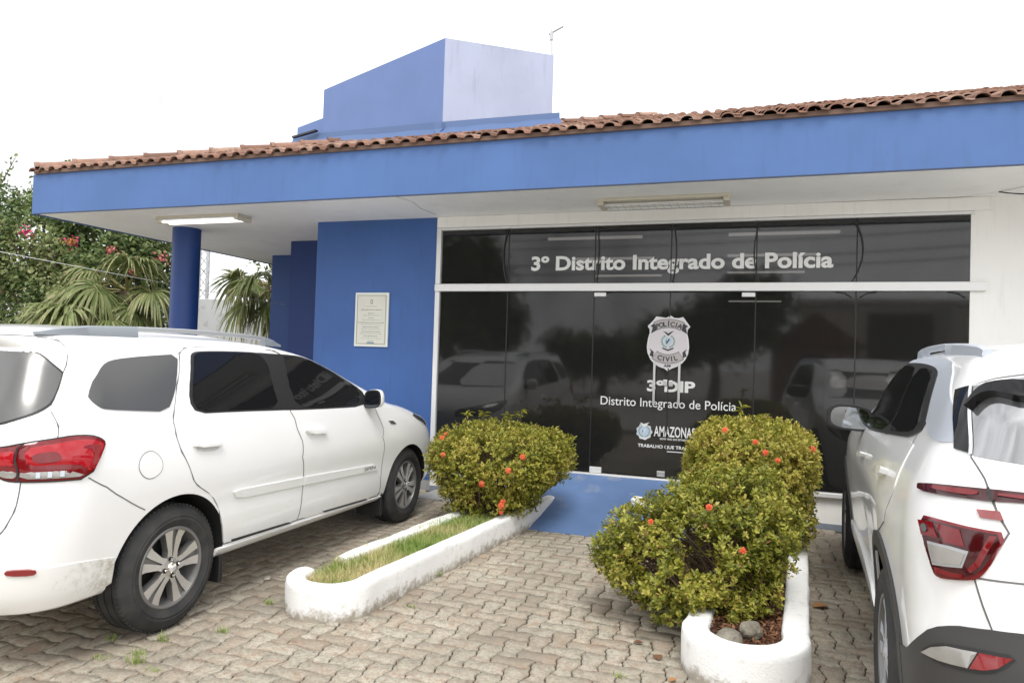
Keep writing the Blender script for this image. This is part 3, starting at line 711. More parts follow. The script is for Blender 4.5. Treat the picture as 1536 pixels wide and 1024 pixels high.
M['rail']=mat('silver_roof_rail',(.58,.60,.62),.35,.55); M['silver']=mat('satin_silver_trim',(.56,.60,.66),.4,.35)
M['red']=mat('red_lamp_lens',(.17,.004,.007),.08,0,.4,.5); M['vividred']=mat('vivid_red_lamp_lens',(.40,.008,.016),.08,0,.4,.5); M['darkred']=mat('deep_red_lamp_lens',(.05,.002,.004),.1,0,.4,.5); M['brightred']=mat('bright_red_reflector',(.24,.008,.012),.15,0,.6,1)
M['clear']=mat('clear_lamp_lens',(.34,.33,.31),.15,.2,.5,.6); M['chrome']=mat('chrome',(.75,.75,.75),.08,1); M['mirror']=mat('mirror_glass',(.33,.35,.37),.02,1)
M['smoke']=mat('smoked_headlamp',(.03,.035,.04),.06,0,.6,1)

def wheel(name, root, r, width, rim, loc, out, phase, spoke_mats, nlug=4, twist=0, nspoke=5):
    """out=+1: outer face towards +v"""
    Mx=Matrix.Translation(loc)@Matrix(((0,0,out,0),(0,1,0,0),(-1*out*0+1,0,0,0),(0,0,0,1)))
    Mx=Matrix.Translation(loc)@Matrix.Rotation(PI/2*out,4,'Y')
    w=width; e=empty(name,(0,0,0),0,root)
    h=MB(); h.lathe([(0,-.12),(rim*.72,-.12),(rim*.72,-.10),(0,-.10)],32,Mx); hub=h
    o=hub.build('brake_drum',M['disc'],e)
    t=MB(); pr=[(rim-.004,-w),(rim+.012,-w-.004),(r*.86,-w-.012),(r-.035,-w-.004),(r-.012,-w+.012),(r-.002,-w+.035)]
    for gx in (.25,.5,.75):
        x=-w+w*gx; pr+=[(r,x-.008),(r-.010,x-.006),(r-.010,x+.004),(r,x+.006)]
    pr+=[(r-.003,-.035),(r-.012,-.014),(r-.034,.004),(r-.06,.010),(r-.064,.013),(r-.068,.010),(rim+.045,.012),(rim+.042,.014),(rim+.036,.011),(rim+.012,.003),(rim-.002,-.006)]
    t.lathe(pr,72,Mx)
    for k in range(72):                          # tread blocks on both shoulders
        a=2*PI*k/72
        for x0,x1 in ((-w+.02,-w*.8),(-w*.2,-.022)):
            t.box(r-.012,r+.0005,-.008,.008,x0,x1,Mx@Matrix.Rotation(a,4,'Z'))
    t.build('tyre',M['tyre'],e,35)
    q=MB(); q.lathe([(rim+.001,-.012),(rim+.003,-.002),(rim-.004,.002),(rim-.014,-.001),(rim-.018,-.014),(rim-.034,-.09),(rim-.04,-.15)],64,Mx); q.build('rim_barrel',M['alloydark'] if spoke_mats[1] is None else spoke_mats[1],e,40)
    sp=MB(); rc=MB()
    for k in range(nspoke):
        a=phase+2*PI*k/nspoke
        for sg in (-1,1):
            pts=[(.045,.002*sg),(.085,.005*sg),(rim*.72,.012*sg),(rim-.010,.020*sg)]; pt2=[(.045,.034*sg),(.085,.034*sg),(rim*.72,.056*sg),(rim-.010,.080*sg)]
            z=[-.006,-.008,-.012,-.006]; Mk=Mx@Matrix.Rotation(a,4,'Z'); n=4
            V=[Mk@Vector((x,y,zz)) for (x,y),zz in zip(pts,z)]+[Mk@Vector((x,y,zz)) for (x,y),zz in zip(pt2,z)]
            V+= [Mk@Vector((x*.998,y,zz-.035)) for (x,y),zz in zip(pts,z)]+[Mk@Vector((x*.998,y*1.05,zz-.04)) for (x,y),zz in zip(pt2,z)]
            F=[]
            for i in range(3): F+=[(i,i+1,n+i+1,n+i)]
            sp.add(V[:8],F)
            rc.add(V,[(i,i+1,2*n+i+1,2*n+i) for i in range(3)]+[(n+i,n+i+1,3*n+i+1,3*n+i) for i in range(3)])
        rc.add([Mk@Vector(p) for p in ((.05,-.02,-.022),(.05,.02,-.022),(rim-.012,.04,-.022),(rim-.012,-.04,-.022))],[(0,1,2,3)])
    sp.lathe([(0,.0),(.028,-.001),(.034,-.004),(.058,-.007),(.062,-.016)],32,Mx)
    sp.build('rim',spoke_mats[0],e,30); rc.build('spoke_recess',M['alloydark'] if spoke_mats[1] is None else spoke_mats[1],e)
    c=MB(); c.lathe([(0,.006),(.024,.005),(.029,.001),(.029,-.006)],28,Mx); c.build('hub_cap',M['chrome'] if nlug else M['alloy'],e,30)
    for k in range(nlug):
        a=phase+.3+2*PI*k/nlug; L=MB(); ML=Mx@Matrix.Rotation(a,4,'Z')@Matrix.Translation((.046,0,0))
        L.lathe([(0,.010),(.007,.009),(.0085,.004),(.0085,-.01)],10,ML); L.build('lug_nut',M['chrome'],e,30)
        L2=MB(); L2.lathe([(.013,.0005),(.013,-.006),(.0085,-.004)],12,ML); L2.build('lug_recess',M['disc'],e)
    return e
def finish_body(name, body, root, cuts, mats, bottom=.2):
    me=body.mesh(name); o=link(name,me,[mats[0],mats[1]],root,180)
    me.validate()
    bm=bmesh.new(); bm.from_mesh(me); bmesh.ops.recalc_face_normals(bm,faces=bm.faces[:]); bm.to_mesh(me); bm.free()
    c=MB()
    for u,z,rad,v0 in cuts:
        for sg in (1,-1):
            c.lathe([(0,0),(rad,0),(rad,1.0),(0,1.0)],72,Matrix.Translation((sg*v0,u,z))@Matrix.Rotation(sg*PI/2,4,'Y'))
    cm=bpy.data.meshes.new('c'); cm.from_pydata(c.v,[],c.f); cm.update(); bm=bmesh.new(); bm.from_mesh(cm); bmesh.ops.remove_doubles(bm,verts=bm.verts[:],dist=1e-5); bmesh.ops.recalc_face_normals(bm,faces=bm.faces[:]); bm.to_mesh(cm); bm.free()
    cm.materials.append(mats[0]); cm.materials.append(mats[1]); cm.polygons.foreach_set('material_index',[1]*len(cm.polygons))
    co_=bpy.data.objects.new('c',cm); COL.objects.link(co_); co_.matrix_world=o.matrix_world; co_.parent=root
    md=o.modifiers.new('b','BOOLEAN'); md.operation='DIFFERENCE'; md.object=co_; md.solver='EXACT'; md.material_mode='INDEX'
    dg=bpy.context.evaluated_depsgraph_get(); dg.update(); nm=bpy.data.meshes.new_from_object(o.evaluated_get(dg)); o.modifiers.clear(); o.data=nm; nm.name=name
    bpy.data.objects.remove(co_); shade(nm,35); return o

# ------------------------------------------------------------------ the people carrier
def spin_side(u,z):
    g=lambda x,c,s: np.exp(-((x-c)/s)**2)
    return -.012*g(z,.62,.10)*g(u,1.35,1.3) + .010*g(z,.80,.12) -.035*np.clip((u-1.2)/2,0,1)**2*np.clip((z-1.0)/.2,0,1) -.02*np.clip((-u+.3)/1.2,0,1)**2
MPV=Body([
 # z    ur    uf    w    cv   cu   fv   fu   br   bf
 (.29,-.82,3.44,.77,.34,.26,.40,.55,.10,.18),
 (.31,-.865,3.52,.83,.36,.30,.42,.58,.12,.20),
 (.35,-.895,3.57,.858,.36,.34,.42,.58,.13,.22),
 (.40,-.915,3.60,.872,.36,.35,.42,.58,.13,.22),
 (.55,-.935,3.62,.892,.36,.36,.42,.60,.13,.24),
 (.70,-.93,3.61,.90,.36,.38,.42,.62,.13,.25),
 (.80,-.90,3.58,.90,.34,.38,.44,.66,.12,.26),
 (.90,-.875,3.50,.896,.33,.38,.46,.72,.11,.28),
 (.97,-.87,3.38,.887,.32,.38,.46,.75,.11,.30),
 (1.03,-.87,3.20,.874,.32,.38,.46,.70,.11,.32),
 (1.08,-.868,2.96,.862,.31,.38,.40,.55,.10,.30),
 (1.12,-.862,2.72,.850,.30,.37,.36,.42,.10,.28),
 (1.16,-.850,2.62,.836,.30,.36,.30,.36,.10,.26),
 (1.25,-.815,2.42,.800,.29,.34,.26,.34,.09,.24),
 (1.35,-.770,2.16,.757,.28,.32,.24,.32,.09,.24),
 (1.44,-.725,1.90,.715,.27,.30,.24,.30,.08,.24),
 (1.50,-.70,1.68,.685,.27,.30,.24,.30,.08,.24),
 (1.535,-.73,1.48,.662,.28,.30,.26,.32,.08,.24),
 (1.56,-.735,1.27,.635,.30,.30,.28,.34,.08,.24),
 (1.582,-.69,.95,.59,.32,.34,.30,.40,.08,.22),
 (1.598,-.60,.80,.52,.32,.36,.30,.40,.07,.2),
 (1.610,-.45,.62,.40,.30,.34,.28,.36,.05,.15),
 (1.618,-.25,.42,.24,.18,.3,.18,.3,.03,.1),
 (1.621,-.05,.25,.08,.05,.1,.05,.1,.01,.02)],
 lambda u: .012-.020*((u-.35)/1.0)**2*np.where(u>.35,1,.6), spin_side, tilt=-.010)
def sym(half): return list(half)+[(-t,z) for t,z in half[::-1] if abs(t)>1e-6]
def symf(half): return list(half)+[(10-t,z) for t,z in half[::-1] if abs(t-5)>1e-6]
def text_on(C,s,t0,t1,z0,z1,name,m,parent,side=1,bold=.02,off=.005):
    V,F=text_mesh(s,bold); x=(V[:,0]-V[:,0].min())/(V[:,0].max()-V[:,0].min()); y=(V[:,1]-V[:,1].min())/(V[:,1].max()-V[:,1].min())
    if side<0: x=1-x
    q=tau(t0)+(tau(t1)-tau(t0))*x; T=tau_inv(q); Z=z0+(z1-z0)*y; Pt=C.b.P(T,Z)+C.b.N(T,Z)*off
    if side<0: Pt[:,0]*=-1
    me=bpy.data.meshes.new(name); me.from_pydata(Pt.tolist(),[],F); me.update(); return link(name,me,m,parent)
def roof_rail(C, us, hs, zp, sides, foot, mats, wid=.036):
    """bar standing off the roof edge at skin height zp; foot=(u end of rear foot, u start of front foot)"""
    for sg in sides:
        for nm,ua,ub,solid,mm in (('rail_foot',us[0],foot[0],True,mats[1]),('roof_rail',foot[0],foot[1],False,mats[0]),('rail_foot',foot[1],us[-1],True,mats[1])):
            U=np.linspace(ua,ub,18); H=np.interp(U,us,hs); mb=MB(); vs=[]
            for u,h in zip(U,H):
                t,_=C.b.uz(u,zp); p=C.b.P(t,zp); 
                lo=-.012 if solid else max(h-.026,-.01)
                for dx,dz in ((-wid*.5,lo),(-wid*.42,h*.8 if solid else h-.004),(-wid*.2,h),(wid*.2,h),(wid*.42,h*.8 if solid else h-.004),(wid*.5,lo)): vs.append((sg*(p[0]-.0+dx),u,p[2]+dz))
            n=6; F=[(i*n+k,i*n+(k+1)%n,(i+1)*n+(k+1)%n,(i+1)*n+k) for i in range(len(U)-1) for k in range(n)]+[tuple(range(n)),tuple(range((len(U)-1)*n,len(U)*n))]
            mb.add(vs,F); mb.build(nm,mm,C.root,40)
def mirror(C, sg, c, size, caps, parent, arm):
    """wing mirror: c centre (v,u,z), size (half width v, half depth u, half height z)"""
    w,d,h=size; mb=MB(); ring=[]
    out=[(-1,-.62),(-.9,-.92),(-.5,-1),(.5,-.9),(.92,-.6),(1,-.1),(.94,.55),(.72,.92),(.2,1),(-.6,.86),(-.95,.5)]
    out=[tuple(p) for p in chaikin(out,1)]
    n=len(out); vs=[]
    for f,s in ((-1,.93),(-.85,1),(-.1,1),(.45,.86),(.8,.6),(1,.25)):
        for a,b in out: vs.append((sg*(c[0]+a*w*s),c[1]+f*d,c[2]+b*h*s))
    F=[(i*n+k,i*n+(k+1)%n,(i+1)*n+(k+1)%n,(i+1)*n+k) for i in range(5) for k in range(n)]+[tuple(range(5*n,6*n)),tuple(range(n))]
    mb.add(vs,F); o=mb.build('wing_mirror',caps,parent,50)
    m2=MB(); vs=[(sg*(c[0]+a*w*.97),c[1]-d*1.0-.004,c[2]+b*h*.97) for a,b in out]+[(sg*(c[0]+a*w*.97),c[1]-d*.7,c[2]+b*h*.97) for a,b in out]
    m2.add(vs,[tuple(range(n))]+[(k,(k+1)%n,n+(k+1)%n,n+k) for k in range(n)]); m2.build('mirror_rim',M['trim'],o); mg=M['mirrordark'] if caps is M['paint'] else M['mirror']
    g=MB(); g.add([(sg*(c[0]+a*w*.84),c[1]-d-.007-.02*a*0,c[2]+b*h*.82) for a,b in out],[tuple(range(n))]); g.build('mirror_glass',mg,o)
    a_=MB(); a_.tube([(sg*arm[0],arm[1],arm[2]),(sg*(c[0]-w*.8),c[1]+.0,c[2]-h*.55)],[.035,.026],10); a_.build('mirror_arm',M['trim'],o,40)
    return o
def build_mpv():
    root=empty('parked_car',(-3.795,-4.22,0)); tag(root,'white people carrier with silver roof rails, parked beside the grassy planter','car',group='white cars parked at the station')
    C=Car(MPV,root); b=MPV; S2_=(1,-1)
    finish_body('body',b,root,[(0,.335,.395,.60),(2.735,.315,.392,.60)],[M['paint'],M['disc']])
    gaps=MB()
    # tailgate, rear glass, lamps
    tg=[(0,.60),(.7,.615),(1.2,.65),(1.33,.687),(1.362,.715),(1.378,.778),(1.362,.89),(1.365,.95),(1.45,1.03),(1.60,1.05),(1.655,1.085),(1.673,1.143),(1.60,1.222),(1.665,1.309),(1.695,1.377),(1.736,1.424),(1.732,1.463),(1.718,1.508),(1.74,1.534),(1.5,1.552),(0,1.56)]
    C.ribbon(gaps,sym(tg),.010,.0012,True); tgo=C.patch('tailgate',sym(tg),M['paint'],.0035,sm=1)[0]
    rw=[(0,1.10),(.6,1.115),(1.0,1.137),(1.19,1.154),(1.37,1.183),(1.483,1.203),(1.566,1.226),(1.618,1.249),(1.663,1.309),(1.692,1.37),(1.688,1.38),(1.634,1.402),(1.492,1.457),(1.414,1.471),(1.248,1.475),(.7,1.48),(0,1.482)]
    C.patch('rear_window_seal',sym([(t*1.008,z+(.008 if z>1.3 else -.008)) for t,z in rw]),M['trim'],.0045,parent=tgo); C.patch('rear_window',sym(rw),M['greyglass'],.0075,parent=tgo)
    C.patch('lamp_seal',[(.55,.99),(.85,1.04),(1.202,1.054),(1.414,1.076),(1.653,1.092),(1.774,1.10),(1.903,1.096),(1.975,1.078),(2.0,1.055),(1.978,1.017),(1.872,.894),(1.619,.896),(1.36,.90),(1.257,.904),(1.191,.917),(.8,.93),(.6,.95)],M['trim'],.0075,sides=S2_)
    lamp=[(.55,1.0),(.85,1.035),(1.202,1.048),(1.414,1.07),(1.653,1.085),(1.774,1.094),(1.899,1.09),(1.967,1.073),(1.994,1.055),(1.972,1.017),(1.868,.90),(1.619,.902),(1.36,.906),(1.257,.91),(1.191,.923),(.8,.935),(.6,.955)]
    for sg,l in zip(S2_,C.patch('tail_lamp',lamp,M['red'],.010,dome=.012,sides=S2_)):
        C.patch('red_lens',[(1.40,1.048),(1.653,1.066),(1.774,1.075),(1.895,1.074),(1.958,1.056),(1.975,1.045),(1.955,1.01),(1.885,.925),(1.80,.955),(1.70,.962),(1.40,.964)],M['vividred'],.020,dome=.008,parent=l,sides=(sg,))
        C.patch('red_lens',[(.64,.995),(.88,1.018),(1.20,1.030),(1.345,1.042),(1.325,1.0),(1.33,.966),(1.18,.966),(.7,.972)],M['vividred'],.020,dome=.006,parent=l,sides=(sg,))
        C.patch('light_guide',[(1.45,1.02),(1.62,1.032),(1.66,1.012),(1.655,.985),(1.47,.982)],M['red'],.0285,parent=l,sides=(sg,))
        C.patch('light_guide',[(1.80,1.045),(1.93,1.05),(1.945,1.035),(1.87,.935),(1.86,.952),(1.90,1.02)],M['brightred'],.0295,parent=l,sides=(sg,))
        C.patch('reversing_lens',[(1.19,.952),(1.34,.95),(1.335,.918),(1.254,.920),(1.2,.93)],M['clear'],.020,dome=.004,parent=l,sides=(sg,))
        C.patch('reversing_lens',[(1.365,.952),(1.69,.947),(1.735,.937),(1.842,.911),(1.617,.912),(1.36,.916)],M['clear'],.020,dome=.006,parent=l,sides=(sg,))
        for a in (1.48,1.56,1.645): C.patch('reflector_bar',[(a,.944),(a+.03,.943),(a+.03,.918),(a,.918)],M['silver'],.0275,parent=l,sides=(sg,),sm=0)
        g=MB(); C.ribbon(g,[(1.414,1.07),(1.363,1.05),(1.335,.997),(1.36,.906)],.008,.027,sides=(sg,)); g.build('lamp_gap',M['trim'],l)
    # bumper
    bl=[(1.868,.90),(2.02,.803),(2.082,.69)]; C.ribbon(gaps,bl,.006,.0012,sides=S2_)
    low=[(0,.515),(1.0,.517),(1.368,.519),(1.63,.522),(1.924,.516),(2.043,.487),(2.04,.36),(2.02,.325),(1.94,.325),(1.6,.318),(1.2,.316),(0,.312)]
    C.patch('rear_bumper',sym(low),M['grime'],.005,sm=0)
    rf=C.patch('rear_reflector',[(1.402,.518),(1.421,.530),(1.617,.524),(1.634,.508),(1.606,.497),(1.428,.505)],M['brightred'],.013,sides=S2_)
    # doors
    rd=[(2.313,1.482),(2.374,1.512),(2.455,1.521),(2.735,1.532),(2.96,1.533),(2.78,1.42),(2.648,1.331),(2.58,1.2),(2.551,1.122),(2.509,.998),(2.469,.81),(2.478,.598),(2.471,.411),(2.47,.366),(2.361,.366),(2.263,.368),(2.258,.42),(2.253,.508),(2.242,.599),(2.218,.692),(2.18,.766),(2.169,.803),(2.152,.96),(2.156,1.057),(2.171,1.15),(2.224,1.311)]
    fd=[(2.96,1.533),(3.14,1.53),(3.33,1.50),(3.35,1.44),(3.30,1.35),(3.12,1.25),(3.004,1.18),(2.923,1.058),(2.874,.959),(2.817,.844),(2.799,.676),(2.79,.479),(2.80,.345),(2.606,.362),(2.47,.366),(2.471,.411),(2.478,.598),(2.469,.81),(2.509,.998),(2.551,1.122),(2.58,1.2),(2.648,1.331),(2.78,1.42)]
    C.ribbon(gaps,rd,.009,.0012,True,S2_); C.ribbon(gaps,fd,.009,.0012,True,S2_)
    for ln in ([(2.78,1.42),(2.648,1.331),(2.58,1.2),(2.551,1.122),(2.509,.998),(2.469,.81),(2.478,.598),(2.471,.411),(2.47,.366)],[(3.0,1.175),(2.923,1.058),(2.874,.959),(2.817,.844),(2.799,.676),(2.79,.479),(2.80,.345)]):
        for sg in S2_: q_=MB(); C.ribbon(q_,ln,.008,.0046,sides=(sg,)); q_.build('door_seam',M['gap'],root)
    for sg in S2_:
        d=C.patch('rear_door',rd,M['paint'],.0035,sm=1,sides=(sg,))[0]
        wn=[(2.356,1.461),(2.388,1.483),(2.434,1.49),(2.582,1.497),(2.74,1.501),(2.719,1.474),(2.581,1.309),(2.513,1.15),(2.42,1.153),(2.331,1.159),(2.246,1.163),(2.242,1.224),(2.283,1.334)]
        C.patch('window_seal',[(2.345,1.465),(2.38,1.490),(2.434,1.498),(2.582,1.505),(2.76,1.508),(2.86,1.498),(2.665,1.331),(2.575,1.130),(2.42,1.142),(2.331,1.148),(2.236,1.152),(2.232,1.224),(2.274,1.338)],M['trim'],.0052,parent=d,sides=(sg,))
        C.patch('window',wn,M['carglass'],.0075,parent=d,sides=(sg,))
        C.patch('handle',[(2.181,1.006),(2.253,.998),(2.250,.960),(2.181,.968)],M['paint'],.030,base=.0,parent=d,sides=(sg,),dome=.006)
        C.patch('handle_recess',[(2.188,.985),(2.246,.978),(2.240,.938),(2.188,.945)],mat('handle_shadow_recess',(.60,.60,.60),.6) if sg>0 else M['paint'],.0052,parent=d,sides=(sg,))
        C.patch('side_moulding',[(2.269,.679),(2.285,.686),(2.474,.668),(2.478,.611),(2.303,.629),(2.277,.645)],M['paint'],.016,parent=d,sides=(sg,),sm=0)
        C.patch('door_sill_strip',[(2.28,.385),(2.441,.375),(2.452,.362),(2.282,.370)],M['trim'],.008,parent=d,sides=(sg,),sm=0)
        d=C.patch('front_door',fd,M['paint'],.0035,sm=1,sides=(sg,))[0]
        C.patch('window_seal',[(2.74,1.508),(2.858,1.507),(3.0,1.511),(3.21,1.500),(3.27,1.44),(3.24,1.36),(3.10,1.26),(2.98,1.185),(2.905,1.112),(2.722,1.119),(2.555,1.129),(2.500,1.14),(2.58,1.32)],M['trim'],.0048,parent=d,sides=(sg,))
        C.patch('window',[(2.868,1.495),(2.99,1.499),(3.16,1.487),(3.20,1.43),(3.16,1.35),(3.02,1.255),(2.925,1.17),(2.87,1.13),(2.722,1.133),(2.582,1.142),(2.672,1.331)],M['carglass'],.0075,parent=d,sides=(sg,))
        C.patch('handle',[(2.530,.992),(2.603,.982),(2.600,.943),(2.530,.952)],M['paint'],.030,base=.0,parent=d,sides=(sg,),dome=.006)
        C.patch('side_moulding',[(2.481,.667),(2.756,.631),(2.775,.578),(2.484,.610)],M['paint'],.016,parent=d,sides=(sg,),sm=0)
        C.patch('door_sill_strip',[(2.558,.372),(2.74,.357),(2.75,.345),(2.567,.360)],M['trim'],.008,parent=d,sides=(sg,),sm=0)
        if sg>0: text_on(C,'SPIN',2.708,2.758,.597,.624,'door_lettering',M['trim'],d,off=.0195,bold=0)
        mirror(C,sg,(.925,2.04,1.155),(.080,.055,.080),M['paint'],d,(.82,2.09,1.12))
    # side glass behind the doors, fuel flap
    q=[(1.923,1.275),(1.981,1.36),(2.02,1.415),(2.045,1.439),(2.097,1.452),(2.196,1.466),(2.300,1.476),(2.244,1.371),(2.202,1.266),(2.160,1.175),(2.086,1.189),(2.014,1.206),(2.001,1.217),(1.942,1.256)]
    C.patch('quarter_window',q,M['greyglass'],.005,sides=S2_)
    fl_=[(2.086,.988),(2.10,.963),(2.106,.915),(2.10,.866),(2.08,.842),(2.064,.867),(2.056,.915),(2.066,.968)]
    C.ribbon(gaps,fl_,.008,.0012,True,sm=2); C.patch('fuel_flap',fl_,M['paint'],.0025,sm=2)
    C.patch('fender_badge',[(2.925,.975),(2.95,.97),(2.945,.938),(2.92,.943)],M['chrome'],.006,sides=S2_,sm=0)
    gaps.build('panel_gap',M['gap'],root)
    for t in ('PREMIER',): text_on(C,t,1.10,1.335,.768,.786,'tailgate_lettering',M['chrome'],tgo,off=.007)
    # sill
    C.patch('sill_panel',[(2.25,.352),(2.5,.350),(2.82,.335),(2.82,.296),(2.5,.296),(2.25,.296)],M['paint'],.012,sides=S2_,sm=0)
    # nose
    C.patch('windscreen',symf([(3.55,1.165),(4.1,1.16),(5,1.15),(5,1.50),(4.2,1.50),(3.62,1.475)]),M['carglass'],.004)
    C.patch('headlamp',[(3.26,1.0),(3.50,.985),(3.75,.945),(4.15,.875),(4.10,.80),(3.7,.83),(3.35,.875),(3.24,.94)],M['smoke'],.008,dome=.01,sides=S2_)
    C.patch('grille',symf([(4.25,.86),(5,.84),(5,.62),(4.35,.64)]),M['trim'],.006); C.patch('lower_grille',symf([(4.15,.52),(5,.50),(5,.40),(4.2,.41)]),M['trim'],.006)
    roof_rail(C,[-.62,-.50,-.36,-.1,.3,.8,1.05,1.22,1.36],[0,.026,.042,.05,.056,.056,.05,.03,0],1.572,S2_,(-.06,1.06),(M['rail'],mat('grey_rail_foot',(.30,.33,.36),.4,.2)))
    for v,u,ph,o_ in ((.872,0,PI-.12,1),(.872,2.735,.02,1),(-.872,0,.3,-1),(-.872,2.735,.3,-1)):
        wheel('wheel',root,.337,.205,.214,Vector((v,u,.337)),o_,ph,(M['alloy'],None),4)
    for u,h in ((2.30,.42),(.375,.30)):
        for sg in S2_:
            f=MB(); a,c_=sorted((sg*.62,sg*.86)); f.bbox(a,c_,u,u+.03,.14,h,.006); f.build('mud_flap',M['trim'],root)
    return root,C
mpv,MC=build_mpv()
# ------------------------------------------------------------------ the small off-roader
def suv_side(u,z):
    g=lambda x,c,s: np.exp(-((x-c)/s)**2)
    return .030*g(u,0,.55)*g(z,.78,.22)+.026*g(u,2.70,.5)*g(z,.74,.2) -.022*g(u,1.35,.6)*g(z,.62,.16) +.010*g(z,.95,.07) -.03*np.clip((u-1.2)/2,0,1)**2*np.clip((z-1.0)/.2,0,1)
SUV=Body([
 (.24,-.78,3.40,.80,.30,.22,.40,.50,.10,.18),
 (.30,-.86,3.50,.855,.33,.28,.42,.55,.12,.20),
 (.40,-.90,3.54,.880,.34,.32,.42,.58,.13,.22),
 (.55,-.91,3.56,.890,.34,.34,.42,.60,.13,.24),
 (.66,-.895,3.56,.895,.33,.35,.42,.62,.12,.25),
 (.75,-.87,3.55,.898,.32,.36,.42,.62,.11,.25),
 (.85,-.855,3.52,.902,.31,.37,.44,.66,.10,.26),
 (.95,-.845,3.45,.902,.30,.37,.46,.70,.10,.28),
 (1.03,-.835,3.28,.895,.29,.37,.46,.70,.10,.30),
 (1.10,-.82,2.95,.882,.28,.36,.42,.56,.10,.30),
 (1.16,-.80,2.62,.862,.27,.35,.36,.42,.10,.28),
 (1.22,-.78,2.38,.838,.27,.33,.30,.36,.09,.26),
 (1.30,-.75,2.15,.800,.26,.30,.26,.34,.09,.24),
 (1.40,-.70,1.96,.768,.25,.28,.24,.32,.08,.24),
 (1.50,-.645,1.72,.728,.24,.26,.24,.30,.08,.24),
 (1.56,-.64,1.52,.698,.26,.26,.26,.32,.08,.24),
 (1.595,-.62,1.32,.655,.28,.28,.28,.34,.08,.24),
 (1.622,-.54,1.06,.57,.30,.32,.30,.38,.07,.2),
 (1.640,-.38,.78,.43,.28,.32,.28,.36,.05,.15),
 (1.650,-.18,.48,.24,.18,.3,.18,.3,.03,.1),
 (1.654,.0,.30,.08,.05,.1,.05,.1,.01,.02)],
 lambda u: .010-.020*((u-.4)/1.0)**2, suv_side, pw=.85)
SUV_ROOT=(1.470,-4.043,0); SUV_RZ=R(-4)
